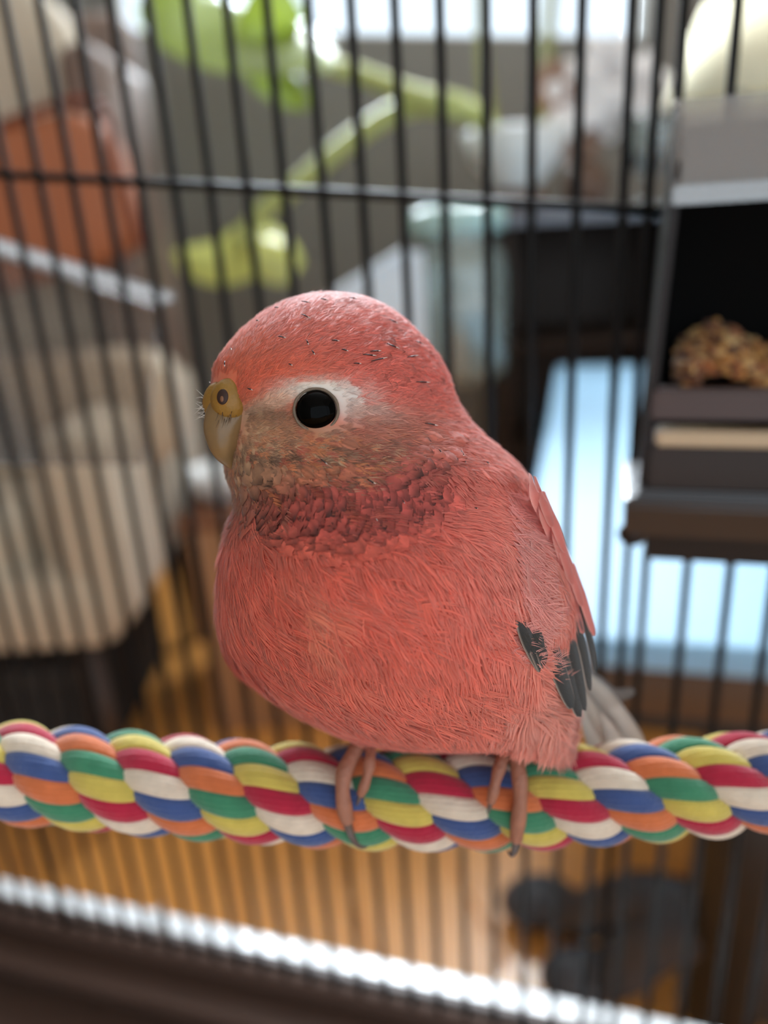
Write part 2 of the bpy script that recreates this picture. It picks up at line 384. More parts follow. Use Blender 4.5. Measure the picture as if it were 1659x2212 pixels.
# slatted oak crate with a white bowl
CY = 1.18
x0, x1 = on_y(428, 1300, CY).x, on_y(760, 1300, CY).x; zt = on_y(560, 1122, CY).z
cr = empty('oak_crate', ((x0 + x1) / 2, CY + 0.14, 0)); tag(cr, 'pale brown slatted wooden crate standing on the amber floor', 'crate')
nsl = 6
for side in (0, 1):
    for i in range(nsl):
        w = (x1 - x0) / nsl
        rbox('slat', (x0 + w * (i + 0.5), CY + side * 0.28, zt / 2 - 0.005), (w * 0.93, 0.014, zt - 0.01), M_oak, cr, 0.003)
for i in range(5):
    for sx in (x0 + 0.008, x1 - 0.008):
        rbox('slat', (sx, CY + 0.035 + i * 0.052, zt / 2 - 0.005), (0.014, 0.048, zt - 0.01), M_oak, cr, 0.003)
rbox('lid', ((x0 + x1) / 2, CY + 0.14, zt), (x1 - x0 + 0.02, 0.31, 0.018), mat('brown_lid', (120, 72, 42), 0.5, noise=0.2, nscale=9), cr, 0.004)
bw = Vector((on_y(485, 1100, CY + 0.1).x, CY + 0.1, zt + 0.009))
lathe('china_bowl', bw, [(0.0, 0.0), (0.03, 0.0), (0.032, 0.006), (0.055, 0.03), (0.064, 0.052), (0.060, 0.052), (0.05, 0.03), (0.02, 0.012), (0.0, 0.011)], mat('white_glaze', (228, 228, 226), 0.15, coat=0.4), loc=bw)
tag(bpy.data.objects['china_bowl'], 'small white glazed bowl on the slatted wooden crate', 'bowl')

# low table with a pale blue top, black pedestal and spread feet
TZ = CAMZ - 0.28
TA = math.radians(-15)
tx = Vector((math.cos(TA), math.sin(TA), 0)); ty = Vector((-math.sin(TA), math.cos(TA), 0))
near = on_z(1450, 1392, TZ)
tcx = near + ty * 0.52 + tx * 0.27
tb = empty('low_table', (tcx.x, tcx.y, 0)); tag(tb, 'low table with glossy pale blue top and black pedestal', 'table')
rot_t = Matrix.Rotation(TA, 3, 'Z')
rbox('table_top', tcx + Vector((0, 0, -0.012)), (0.76, 1.04, 0.024), mat('pale_blue_gloss', (150, 190, 218), 0.5, noise=0.10, nscale=5, spec=0.3), tb, 0.006, rz=TA, seg=3)
rbox('apron', tcx + Vector((0, 0, -0.05)), (0.72, 1.00, 0.05), mat('brown_apron', (92, 66, 46), 0.5, noise=0.2, nscale=9), tb, 0.004, rz=TA)
M_blk = mat('black_metal', (26, 25, 26), 0.45)
pf = on_z(1540, 2240, 0.0)
pc = Vector((pf.x, pf.y, 0))
tube('pedestal', [pc + Vector((0, 0, TZ - 0.07)), pc + Vector((0, 0, 0.05))], [0.042, 0.042], M_blk, tb, 20)
rbox('pedestal_plate', pc + Vector((0, 0, TZ - 0.08)), (0.26, 0.26, 0.014), M_blk, tb, 0.003, rz=TA)
M_grayf = mat('charcoal_foot', (62, 62, 66), 0.55)
for k, (fx, fy) in enumerate(((1165, 1985), (1255, 2150), (1800, 2000), (1700, 2200))):
    e = on_z(fx, fy, 0.0)
    q = spline([tuple(pc + Vector((0, 0, 0.16))), tuple(pc.lerp(e, 0.4) + Vector((0, 0, 0.13))), tuple(pc.lerp(e, 0.75) + Vector((0, 0, 0.05))), tuple(e + Vector((0, 0, 0.03)))], 14)
    tube('foot', [Vector(v) for v in q], list(np.linspace(0.036, 0.024, 14)), M_grayf, tb, 12)
    ellipsoid('foot_pad', e + Vector((0, 0, 0.03)), (Vector((1, 0, 0)), Vector((0, 1, 0)), Vector((0, 0, 1))), (0.05, 0.036, 0.03), M_grayf, tb, 20, 12)

# dark sideboard under the window carrying the plants
SY = 1.66
sbz = on_y(1200, 455, SY).z
sb = empty('sideboard', (on_y(1300, 600, SY).x, SY + 0.14, 0)); tag(sb, 'dark brown sideboard under the window with a black open front', 'sideboard')
sx0, sx1 = on_y(1085, 600, SY).x, on_y(1900, 600, SY).x
M_esp = mat('espresso_wood', (46, 34, 26), 0.5, noise=0.2, nscale=8, spec=0.2)
rbox('top', ((sx0 + sx1) / 2, SY + 0.14, sbz - 0.012), (sx1 - sx0 + 0.03, 0.32, 0.024), mat('grey_lacquer', (120, 122, 130), 0.2), sb, 0.003)
rbox('back_panel', ((sx0 + sx1) / 2, SY + 0.27, sbz / 2), (sx1 - sx0, 0.02, sbz - 0.03), M_esp, sb, 0.002)
for xx in (sx0 + 0.012, (sx0 + sx1) / 2, sx1 - 0.012):
    rbox('side_panel', (xx, SY + 0.14, sbz / 2 - 0.015), (0.024, 0.28, sbz - 0.03), M_esp, sb, 0.002)
for zz in (0.10, 0.34, 0.58):
    rbox('shelf_board', ((sx0 + sx1) / 2, SY + 0.14, zz), (sx1 - sx0, 0.27, 0.02), M_esp, sb, 0.002)

# potted plant: white bowl on a brown foot, arching stems and broad leaves
pcx = on_y(1115, 330, SY + 0.1); pb = Vector((pcx.x, SY + 0.10, sbz + 0.045))
pot = empty('potted_plant', pb); tag(pot, 'green broad leaved plant with arching stems in a wide white bowl', 'plant')
rb = 0.112
lathe('pot_foot', pb - Vector((0, 0, 0.045)), [(0.0, 0.0), (0.062, 0.0), (0.07, 0.02), (0.06, 0.046), (0.0, 0.047)], mat('brown_glaze', (96, 66, 46), 0.35, coat=0.3), pot)
lathe('bowl', pb, [(0.0, 0.0), (0.05, 0.0), (0.055, 0.012), (0.095, 0.06), (rb, 0.115), (rb - 0.008, 0.118), (0.085, 0.065), (0.0, 0.05)], mat('white_ceramic', (226, 228, 224), 0.2, coat=0.4), pot)
lathe('soil', pb, [(0.098, 0.094), (0.06, 0.108), (0.0, 0.112)], mat('bark_soil', (92, 62, 44), 0.9, noise=0.5, nscale=60, bump=1.0, bscale=90), pot)
def leaf_mat(name, rgb):
    m = mat(name, rgb, 0.25, noise=0.2, nscale=12, coat=0.6); nt = m.node_tree
    t = nt.nodes.new('ShaderNodeBsdfTranslucent'); t.inputs[0].default_value = s2l(rgb) + (1,)
    mx = nt.nodes.new('ShaderNodeMixShader'); mx.inputs[0].default_value = 0.25; b = nt.nodes['Principled BSDF']
    nt.links.new(b.outputs[0], mx.inputs[1]); nt.links.new(t.outputs[0], mx.inputs[2]); nt.links.new(mx.outputs[0], nt.nodes['Material Output'].inputs[0])
    return m
M_leaf = leaf_mat('leaf_green', (128, 146, 52)); M_leafy = leaf_mat('leaf_yellow_green', (222, 226, 124))
M_stem = mat('stem_green', (178, 186, 110), 0.4)
PY = SY + 0.02
def stem(pts, r, m=M_stem):
    W = [on_y(a, b, yy) for a, b, yy in pts]
    q = spline([tuple(w) for w in W], 28); tube('stem', [Vector(v) for v in q], list(np.linspace(r, r * 0.8, 28)), m, pot, 10)
sr = on_y(1060, 330, SY + 0.1)
stem([(1070, 330, SY + 0.08), (1045, 262, SY + 0.03), (985, 235, SY), (880, 232, PY), (760, 300, PY), (650, 392, PY - 0.02), (560, 465, PY - 0.03), (515, 530, PY - 0.04)], 0.022)
stem([(1075, 320, SY + 0.08), (1010, 232, SY + 0.02), (900, 205, SY - 0.02), (780, 160, PY), (690, 130, PY - 0.02), (600, 60, PY - 0.04)], 0.020)
stem([(1072, 330, SY + 0.09), (1050, 200, SY + 0.08), (1040, 60, SY + 0.08), (1035, -120, SY + 0.08)], 0.014, mat('stem_olive', (128, 128, 50), 0.5))
stem([(1160, 335, SY + 0.10), (1175, 190, SY + 0.10), (1185, 60, SY + 0.10), (1200, -120, SY + 0.10)], 0.014, mat('stem_olive', (128, 128, 50), 0.5))
def leaf(pts, wid, m, nrm, camber=0.25):
    W = np.array([tuple(on_y(a, b, yy)) for a, b, yy in pts]); q = spline(W, 22)
    t = np.linspace(0, 1, 22); w = wid * np.sin(PI * np.clip(0.06 + 0.94 * t, 0, 1)) ** 0.6 * (1 - 0.15 * t) + 0.002
    blade('leaf', q, w, np.tile(np.array(nrm), (22, 1)), m, pot, camber=camber, nx=10, wave=0.04)
leaf([(720, 100, PY - 0.02), (640, 60, PY - 0.05), (520, 60, PY - 0.07), (400, 10, PY - 0.06), (360, -60, PY - 0.05)], 0.135, M_leaf, (0.0, -0.55, 0.8), 0.2)
leaf([(660, 180, PY), (620, 140, PY - 0.06), (590, 60, PY - 0.10), (590, -40, PY - 0.12)], 0.08, M_leaf, (0.1, -0.8, 0.5), 0.3)
leaf([(640, 590, PY - 0.02), (560, 520, PY - 0.03), (470, 550, PY - 0.03), (375, 545, PY - 0.02)], 0.080, M_leafy, (0.0, -0.65, 0.7), 0.3)

# pale pink bloom cluster, drinking glass, glass jar, white box
blc = on_y(1290, 250, SY + 0.13)
bl = empty('dried_flower_bunch', Vector((blc.x, SY + 0.13, sbz))); tag(bl, 'bunch of white and brown dried blooms beside the white plant bowl', 'flowers')
M_pet = mat('dry_white_petal', (232, 226, 222), 0.7, noise=0.15, nscale=20)
M_petb = mat('dry_brown_petal', (150, 116, 96), 0.8, noise=0.2, nscale=20)
lathe('vase', Vector((blc.x - 0.02, SY + 0.13, sbz)), [(0.0, 0.0), (0.035, 0.0), (0.05, 0.03), (0.045, 0.07), (0.028, 0.10), (0.024, 0.10), (0.0, 0.05)], mat('brown_vase', (104, 76, 58), 0.4), bl)
for k, (fx, fy, rr, mm) in enumerate(((1190, 190, 0.055, M_petb), (1245, 215, 0.08, M_pet), (1300, 170, 0.085, M_pet), (1365, 195, 0.075, M_pet), (1235, 290, 0.07, M_petb), (1300, 240, 0.07, M_pet), (1190, 285, 0.04, M_pet))):
    c = on_y(fx, fy, SY + 0.10 + 0.01 * k)
    tube('flower_stem', [Vector((blc.x - 0.02, SY + 0.13, sbz + 0.09)), (c + Vector((blc.x - 0.02, SY + 0.13, sbz + 0.15))) / 2, c + Vector((0, 0.01, 0))], 0.003, M_petb, bl, 6)
    for j in range(7):
        a = j * 2 * PI / 7 + k; d = Vector((math.cos(a), -0.35, math.sin(a))).normalized()
        sp = [c + d * (rr * t) + Vector((0, -0.25 * rr * math.sin(PI * t), 0)) for t in np.linspace(0, 1, 8)]
        blade('petal', [tuple(s) for s in sp], 0.36 * rr * np.sin(PI * np.linspace(0.08, 0.97, 8)) ** 0.7, np.tile([0, -1, 0.15], (8, 1)), mm, bl, camber=0.3, nx=4)
gl = on_y(1330, 420, SY + 0.06); glp = Vector((gl.x + 0.06, SY + 0.04, sbz))
lathe('drinking_glass', glp, [(0.0, 0.002), (0.04, 0.002), (0.04, 0.006), (0.006, 0.012), (0.006, 0.05), (0.04, 0.075), (0.062, 0.12), (0.058, 0.165), (0.056, 0.165), (0.058, 0.12), (0.038, 0.08), (0.0, 0.06)], glassy('clear_glass', (200, 215, 215), 0.08, 0.03, 0.10), loc=glp)
tag(bpy.data.objects['drinking_glass'], 'clear stemmed drinking glass on the dark sideboard', 'glass')
JY = 1.42
jb = on_y(990, 640, JY); jp = Vector((jb.x, JY, TZ + 0.0))
jz = on_y(990, 440, JY).z - TZ; jr = (on_y(1095, 600, JY).x - on_y(885, 600, JY).x) / 2
jar = empty('glass_jar', jp); tag(jar, 'large greenish clear glass jar standing on the pale blue table', 'jar')
lathe('jar_body', jp, [(0.0, 0.001), (jr * 0.9, 0.001), (jr, 0.02), (jr, jz * 0.62), (jr * 0.92, jz * 0.72), (jr * 0.72, jz * 0.80), (jr * 0.72, jz * 0.84)], glassy('jar_glass', (196, 216, 208), 0.10, 0.05, 0.35), jar)
lathe('jar_lid', jp, [(jr * 0.72, jz * 0.84), (jr * 0.98, jz * 0.85), (jr * 1.0, jz * 0.95), (jr * 0.8, jz * 0.99), (0.0, jz)], mat('pale_green_glass', (176, 208, 200), 0.15, coat=0.5), jar)
lathe('jar_contents', jp, [(0.0, 0.012), (jr * 0.86, 0.012), (jr * 0.9, jz * 0.40), (jr * 0.6, jz * 0.46), (0.0, jz * 0.48)], mat('beige_contents', (150, 130, 116), 0.8, noise=0.4, nscale=40), jar)
wbp = on_y(830, 600, 1.30)
wbx = empty('paper_box', Vector((wbp.x, 1.31, TZ))); tag(wbx, 'white paper box with a sloping top beside the glass jar', 'box')
bz = on_y(880, 545, 1.30).z; bz2 = on_y(715, 650, 1.30).z; xl_, xr_ = on_y(705, 600, 1.30).x, on_y(915, 560, 1.30).x
V = [(xl_, 1.30, TZ), (xr_, 1.30, TZ), (xr_, 1.30, bz), (xr_ - 0.03, 1.30, bz), (xl_, 1.30, bz2)]
V = V + [(a, 1.325, c) for a, b, c in V]
link('box_body', mesh_from(V, [(0, 1, 2, 3, 4), (9, 8, 7, 6, 5), (0, 5, 6, 1), (1, 6, 7, 2), (2, 7, 8, 3), (3, 8, 9, 4), (4, 9, 5, 0)], False), mat('white_paper', (226, 236, 242), 0.6), wbx)
V2 = [Vector(v) for v in ((xl_ - 0.004, 1.29, bz2 + 0.001), (xr_ - 0.03, 1.29, bz + 0.001), (xr_ - 0.03, 1.328, bz + 0.001), (xl_ - 0.004, 1.328, bz2 + 0.001))]
V2 = V2 + [v + Vector((0, 0, 0.006)) for v in V2]
link('box_flap', mesh_from(V2, [(3, 2, 1, 0), (4, 5, 6, 7), (0, 1, 5, 4), (1, 2, 6, 5), (2, 3, 7, 6), (3, 0, 4, 7)], False), mat('white_paper', (226, 236, 242), 0.6), wbx)
# cream shaded lamp on the sideboard and a brown cabinet on the wall
lp = on_y(1600, 200, SY + 0.15); lb = Vector((lp.x, SY + 0.15, sbz)); lz = lp.z - sbz
lamp = empty('table_lamp', lb); tag(lamp, 'table lamp with a cream cloth shade on the dark sideboard', 'lamp')
lathe('base', lb, [(0.0, 0.0), (0.07, 0.0), (0.072, 0.012), (0.03, 0.03), (0.018, 0.06), (0.022, lz * 0.6), (0.012, lz), (0.0, lz)], mat('dark_bronze', (44, 40, 36), 0.4), lamp)
lathe('shade', lb, [(0.150, lz - 0.015), (0.152, lz - 0.012), (0.085, lz + 0.165), (0.083, lz + 0.163), (0.147, lz - 0.012)], mat('cream_cloth', (214, 206, 176), 0.9, bump=0.3, bscale=80), lamp)
tube('finial', [lb + Vector((0, 0, lz)), lb + Vector((0, 0, lz + 0.17))], 0.004, mat('dark_bronze', (44, 40, 36), 0.4), lamp, 8)
cx0, cz0 = wall_x(1607, 125); 
wcb = empty('wall_cabinet', WALL0 + RX * (cx0 + 0.3) + RY * -0.11 + Vector((0, 0, cz0))); tag(wcb, 'reddish brown wooden cabinet hung on the grey wall', 'cabinet')
M_redw = mat('red_brown_wood', (98, 52, 28), 0.4, noise=0.2, nscale=8, stretch=(6, 6, 1))
def wbx_(name, x0, x1, z0, z1, y0, y1, m, bev=0.004):
    return rbox(name, WALL0 + RX * ((x0 + x1) / 2) + RY * ((y0 + y1) / 2) + Vector((0, 0, (z0 + z1) / 2)), (x1 - x0, y1 - y0, z1 - z0), m, wcb, bev, rz=ROOM)
wbx_('carcass', cx0, cx0 + 0.6, cz0, cz0 + 0.55, -0.20, -0.002, M_redw)
for k in (0, 1):
    dr = wbx_('door', cx0 + 0.006 + 0.3 * k, cx0 + 0.296 + 0.3 * k, cz0 + 0.008, cz0 + 0.542, -0.218, -0.2, M_redw)
    kx = cx0 + (0.265 if k == 0 else 0.335)
    q_ = WALL0 + RX * kx + RY * -0.228 + Vector((0, 0, cz0 + 0.12))
    ellipsoid('knob', q_, (RX, RY, Vector((0, 0, 1))), (0.012, 0.012, 0.012), mat('dark_bronze', (44, 40, 36), 0.4), dr, 16, 10)

# ------------------------------------------------------------------ the cage
CA = math.radians(-17)
ct = Vector((math.cos(CA), math.sin(CA), 0)); cn = Vector((math.sin(CA), -math.cos(CA), 0))    # along the wall, towards the bird
P0 = at(1440, 1300, 0.262); P0.z = 0
def on_cage(px, py): return on_plane(px, py, P0, cn)
trim_pt = on_cage(330, 2038)
RIM = trim_pt.z
TABZ = RIM - 0.046
cage = empty('bird_cage', (P0.x - 0.1, P0.y, TABZ)); tag(cage, 'black wire bird cage with a dark brown base tray', 'cage')
M_wire = mat('black_wire', (10, 10, 10), 0.45, spec=0.25)
TOPZ = CAMZ + 0.24
def wire(name, a, b, r=0.0015, parent=cage): return tube(name, [a, b], [r, r], M_wire, parent, 8)
t_of = lambda px, py: (on_cage(px, py) - P0).dot(ct)
t0 = t_of(1258, 5)
wmesh = None
SP = 0.0131
for i in range(-26, 16):
    p = P0 + ct * (t0 + i * SP)
    a = Vector((p.x, p.y, RIM - 0.012)); b = Vector((p.x, p.y, TOPZ))
    if wmesh is None:
        o = wire('wire', a, b); wmesh = o.data; ref = p.copy(); refo = o
    else:
        o = refo.copy(); COL.objects.link(o); o.parent = cage; o.location = refo.location + (p - ref)
wl, wr = t0 - 26 * SP, t0 + 15 * SP
for (pa, pb_) in (((0, 377), (1420, 455)),):
    a = on_cage(*pa); b = on_cage(*pb_); d = (b - a).normalized(); ta = (a - P0).dot(ct); tb_ = (b - P0).dot(ct)
    s = (b - a) / (tb_ - ta)
    off = cn * 0.0022
    wire('cross_wire', a + s * (wl - ta) + off, a + s * (wr - ta) + off, 0.0015)
for z in (TOPZ, RIM + 0.004):
    wire('cross_wire', P0 + ct * wl + Vector((0, 0, z)), P0 + ct * wr + Vector((0, 0, z)), 0.0016)
for px in (1313, 128):                                                  # uprights of the door
    q = on_cage(px, 1900); p = P0 + ct * (q - P0).dot(ct) + cn * 0.002
    wire('door_upright', Vector((p.x, p.y, RIM)), Vector((p.x, p.y, TOPZ)), 0.0014)
# side panels out of the picture that carry the perch
for tt, sgn in ((wl, -1), (wr, 1)):
    for k in range(1, 17):
        p = P0 + ct * tt + cn * (k * SP)
        o = refo.copy(); COL.objects.link(o); o.parent = cage; o.location = refo.location + (p - ref)
    for z in (TOPZ, RIM + 0.004):
        wire('cross_wire', P0 + ct * tt + Vector((0, 0, z)), P0 + ct * tt + cn * 0.2 + Vector((0, 0, z)), 0.0016)
M_tray = mat('dark_brown_tray', (84, 64, 55), 0.45, noise=0.05, nscale=20, spec=0.4)
mid = P0 + ct * ((wl + wr) / 2)
rbox('tray_rim', mid + cn * -0.004 + Vector((0, 0, RIM - 0.008)), (wr - wl + 0.03, 0.014, 0.014), M_tray, cage, 0.004, rz=CA)
rbox('tray_ledge', mid + cn * 0.008 + Vector((0, 0, RIM - 0.020)), (wr - wl + 0.02, 0.024, 0.012), M_tray, cage, 0.003, rz=CA)
rbox('tray_floor', mid + cn * 0.12 + Vector((0, 0, RIM - 0.036)), (wr - wl + 0.02, 0.22, 0.010), M_tray, cage, 0.003, rz=CA)
for tt in (wl, wr):
    rbox('tray_rim', P0 + ct * tt + cn * 0.11 + Vector((0, 0, RIM - 0.015)), (0.018, 0.23, 0.03), M_tray, cage, 0.004, rz=CA)
# white table under the cage
wt = empty('white_table', (mid.x, mid.y, 0)); tag(wt, 'white table under the black wire cage', 'table')
edge = (on_plane(600, 2017, Vector((0, 0, TABZ - 0.003)), Vector((0, 0, 1))) - P0).dot(cn)
tabw = 0.45
rbox('table_top', mid + cn * (edge + tabw / 2) + Vector((0, 0, TABZ - 0.0155)), (wr - wl + 0.16, tabw, 0.025), mat('white_laminate', (236, 240, 242), 0.25, coat=0.3), wt, 0.004, rz=CA)
for a in (wl - 0.04, wr + 0.04):
    for b in (edge + 0.03, edge + tabw - 0.03):
        q = P0 + ct * a + cn * b
        tube('leg', [Vector((q.x, q.y, TABZ - 0.028)), Vector((q.x, q.y, 0.0))], [0.016, 0.012], M_white, wt, 12)
cl = P0 + cn * (edge + 0.012) + ct * ((on_plane(355, 1990, Vector((0, 0, TABZ)), Vector((0, 0, 1))) - P0).dot(ct))
cl.z = TABZ - 0.003
clip = empty('cage_clip', cl); tag(clip, 'small white plastic clip standing on the white table edge', 'clip')
rbox('jaw', cl + Vector((0, 0, 0.008)), (0.004, 0.008, 0.016), M_white, clip, 0.001, rz=CA)
rbox('base_plate', cl + Vector((0, 0, 0.0012)), (0.012, 0.010, 0.0024), M_white, clip, 0.0006, rz=CA)
# clear plastic guard strip on the outside of the wall
gp = [on_cage(-140, 520), on_cage(330, 668)]
gd = empty('seed_guard', (gp[0] + gp[1]) / 2 - cn * 0.006 - Vector((0, 0, 0.03))); tag(gd, 'clear plastic splash guard clipped outside the wire wall', 'guard')
M_clear = glassy('clear_plastic', (200, 190, 180), 0.0, 0.2, 0.07)
h = Vector((0, 0, 1)); a, b = gp[0] - cn * 0.005, gp[1] - cn * 0.005
def slab(name, q, th, m, parent):
    n = (q[1] - q[0]).cross(q[3] - q[0]).normalized() * th
    V = list(q) + [v + n for v in q]
    return link(name, mesh_from(V, [(3, 2, 1, 0), (4, 5, 6, 7), (0, 1, 5, 4), (1, 2, 6, 5), (2, 3, 7, 6), (3, 0, 4, 7)], False), m, parent)
lo = [on_cage(-140, 1010) - cn * 0.005, on_cage(300, 1010) - cn * 0.005]
slab('guard_panel', [lo[0], lo[1], b, a], 0.0015, M_clear, gd)
slab('guard_lip', [a, b, b - cn * 0.012 + h * 0.002, a - cn * 0.012 + h * 0.002], 0.002, glassy('clear_lip', (150, 142, 138), 0.0, 0.9, 0.12), gd)

# ------------------------------------------------------------------ seed feeder hung inside on the wall
M_fd = mat('dark_brown_plastic', (34, 26, 24), 0.35, spec=0.3)
M_fd2 = mat('brown_plastic', (78, 58, 52), 0.35, spec=0.4)
M_blackp = mat('black_plastic', (5, 5, 5), 0.8, spec=0.1)
fq = at(1400, 900, 0.208)
fq0 = fq.copy()
FN = (fq - P0).dot(cn)                                                   # distance of the feeder's front from the wall
fplane = P0 + cn * FN
def on_f(px, py, n=0.0): return on_plane(px, py, fplane + cn * n, cn)
tl_top = (on_f(1462, 330) - P0).dot(ct); tl_bot = (on_f(1372, 1100) - P0).dot(ct)
TR = tl_bot + 0.085
zz = lambda py, n=0.0: on_f(1500, py, n).z
fd = empty('seed_feeder', P0 + ct * (tl_bot + 0.042) + Vector((0, 0, zz(1210)))); tag(fd, 'dark brown seed feeder with a clear hood hooked on the cage', 'feeder')
def fpt(t, n, z): return P0 + ct * t + cn * n + Vector((0, 0, z))
def prism(name, poly, t_lo, t_hi, m, bevel=0.0008):
    """poly: (n, z) outline; swept along the wall from t_lo(z) to t_hi"""
    k = len(poly)
    V = [fpt(t_lo(z) if callable(t_lo) else t_lo, n, z) for n, z in poly] + [fpt(t_hi, n, z) for n, z in poly]
    F_ = [tuple(range(k)), tuple(reversed(range(k, 2 * k)))] + [(i, i + k, (i + 1) % k + k, (i + 1) % k) for i in range(k)]
    me = mesh_from(V, F_, False); bm = bmesh.new(); bm.from_mesh(me); bmesh.ops.recalc_face_normals(bm, faces=bm.faces)
    if bevel: bmesh.ops.bevel(bm, geom=list(bm.edges), offset=bevel, segments=2, affect='EDGES')
    bm.to_mesh(me); bm.free()
    return link(name, me, m, fd)
ztop, zhood, zrim, zrim2, zled, ztr, zbase, zbot = zz(205), zz(432), zz(842), zz(905), zz(958), zz(1075), zz(1150), zz(1215, -0.012)
tl = lambda z: tl_bot + (tl_top - tl_bot) * min(1, max(0, (z - zz(1100)) / (zz(330) - zz(1100))))
ZB = 0.003
prism('back_panel', [(0.0035, ztop - 0.004), (0.006, ztop - 0.004), (0.006, zbot), (0.0035, zbot)], lambda z: tl_bot + 0.006, TR, M_blackp)
# the two side cheeks
def cheek(name, t):
    tt_ = (lambda z: tl(z)) if t == 'l' else (lambda z: TR - 0.0015)
    poly = [(0.004, ztop), (FN - 0.012, ztop - 0.002), (FN - 0.003, zhood + 0.006), (FN - 0.002, zrim), (FN - 0.001, zbase), (0.004, zbase)]
    k = len(poly); w = 0.0022
    V = [fpt(tt_(z), n, z) for n, z in poly] + [fpt(tt_(z) + w, n, z) for n, z in poly]
    F_ = [tuple(range(k)), tuple(reversed(range(k, 2 * k)))] + [(i, i + k, (i + 1) % k + k, (i + 1) % k) for i in range(k)]
    me = mesh_from(V, F_, False); bm = bmesh.new(); bm.from_mesh(me); bmesh.ops.recalc_face_normals(bm, faces=bm.faces)
    bmesh.ops.bevel(bm, geom=list(bm.edges), offset=0.0006, segments=2, affect='EDGES'); bm.to_mesh(me); bm.free()
    link(name, me, M_fd, fd)
cheek('side_cheek', 'l'); cheek('side_cheek', 'r')
M_hood = glassy('clear_hood', (226, 230, 232), 0.12, 0.06, 0.15)
prism('clear_hood', [(0.004, ztop + 0.001), (0.004, ztop + 0.0025), (FN - 0.011, ztop + 0.0005), (FN - 0.001, zhood), (FN - 0.0025, zhood), (FN - 0.012, ztop - 0.001)], lambda z: tl(z) + 0.0, TR, M_hood, 0.0004)
prism('hood_rim', [(FN - 0.0035, zhood + 0.0035), (FN + 0.0005, zhood + 0.0035), (FN + 0.001, zhood - 0.001), (FN - 0.0035, zhood - 0.001)], lambda z: tl(z), TR, glassy('rim_clear', (226, 230, 232), 0.12, 0.06, 0.25), 0.0005)
prism('front_rim', [(FN - 0.006, zrim), (FN + 0.000, zrim), (FN + 0.002, zrim2), (FN - 0.004, zrim2)], lambda z: tl(z) + 0.001, TR, M_fd2)
prism('perch_ledge', [(FN - 0.006, zrim2 - 0.003), (FN + 0.0022, zrim2 - 0.003), (FN + 0.0040, zled), (FN - 0.006, zled)], lambda z: tl(z) + 0.003, TR, mat('pale_wood_ledge', (205, 180, 146), 0.35))
prism('trough_front', [(FN - 0.008, zled), (FN + 0.0005, zled), (FN + 0.0015, ztr), (FN - 0.008, ztr)], lambda z: tl(z) + 0.002, TR, M_fd2 if False else mat('taupe_plastic', (54, 45, 41), 0.4, spec=0.3))
prism('base_ledge', [(0.004, ztr + 0.001), (FN + 0.0045, ztr + 0.001), (FN + 0.0055, ztr - 0.001), (FN + 0.0050, zbase), (0.004, zbase)], lambda z: tl_bot - 0.003, TR, mat('deep_brown_plastic', (34, 24, 24), 0.3, coat=0.4))
prism('base_groove', [(FN - 0.004, ztr + 0.0028), (FN + 0.0035, ztr + 0.0028), (FN + 0.0042, ztr + 0.0006), (FN - 0.004, ztr + 0.0006)], lambda z: tl_bot, TR, mat('deep_brown_plastic', (34, 24, 24), 0.3, coat=0.4))
prism('hook_plate', [(0.002, zbase + 0.001), (FN - 0.012, zbase + 0.001), (FN - 0.012, zbot), (0.002, zbot)], lambda z: tl_bot + 0.004, TR, M_fd)
ellipsoid('peg', fpt(tl_bot - 0.0005, FN + 0.001, zbase - 0.001), (ct, cn, Vector((0, 0, 1))), (0.004, 0.004, 0.0035), M_fd, fd, 16, 10)
# seeds
rng = np.random.default_rng(3)
nseed = 1500; SV = []; ST = []; SQ = []
zsur = zrim + 0.012
k = 0
Vt, Ft = [], []
bm = bmesh.new(); bmesh.ops.create_icosphere(bm, subdivisions=1, radius=1); tv = np.array([v.co[:] for v in bm.verts]); tf = np.array([[v.index for v in f.verts] for f in bm.faces]); bm.free()
allv, allf, allc = [], [], []
for i in range(nseed):
    t = rng.uniform(tl_bot + 0.010, TR - 0.004); n = rng.uniform(0.008, FN - 0.006)
    hgt = zrim - 0.006 + 0.020 * (1 - (n / FN) * 0.55) * rng.uniform(0.55, 1.0) + 0.003 * math.sin(t * 230)
    a = rng.uniform(0, 6.28); e = np.array([math.cos(a), math.sin(a), rng.uniform(-.5, .5)]); e /= np.linalg.norm(e)
    s = tv * 0.0011; s = s + np.outer(s @ e, e) * 0.8
    allv.append(s + np.array(fpt(t, n, hgt))); allf.append(tf + len(tv) * i)
    c = np.array(s2l([(196, 140, 70), (160, 96, 50), (210, 170, 110), (110, 70, 44)][rng.integers(4)])); allc.append(np.tile(c, (len(tv), 1)))
me = np_mesh(np.concatenate(allv), tris=np.concatenate(allf), tint=np.concatenate(allc))
sd = link('seed_mix', me, feather_mat('seed_husk', 0.0, 0.6), None, fpt(tl_bot + 0.04, 0.01, zrim)); tag(sd, 'heap of brown and golden seeds inside the feeder', 'seeds', kind='stuff')

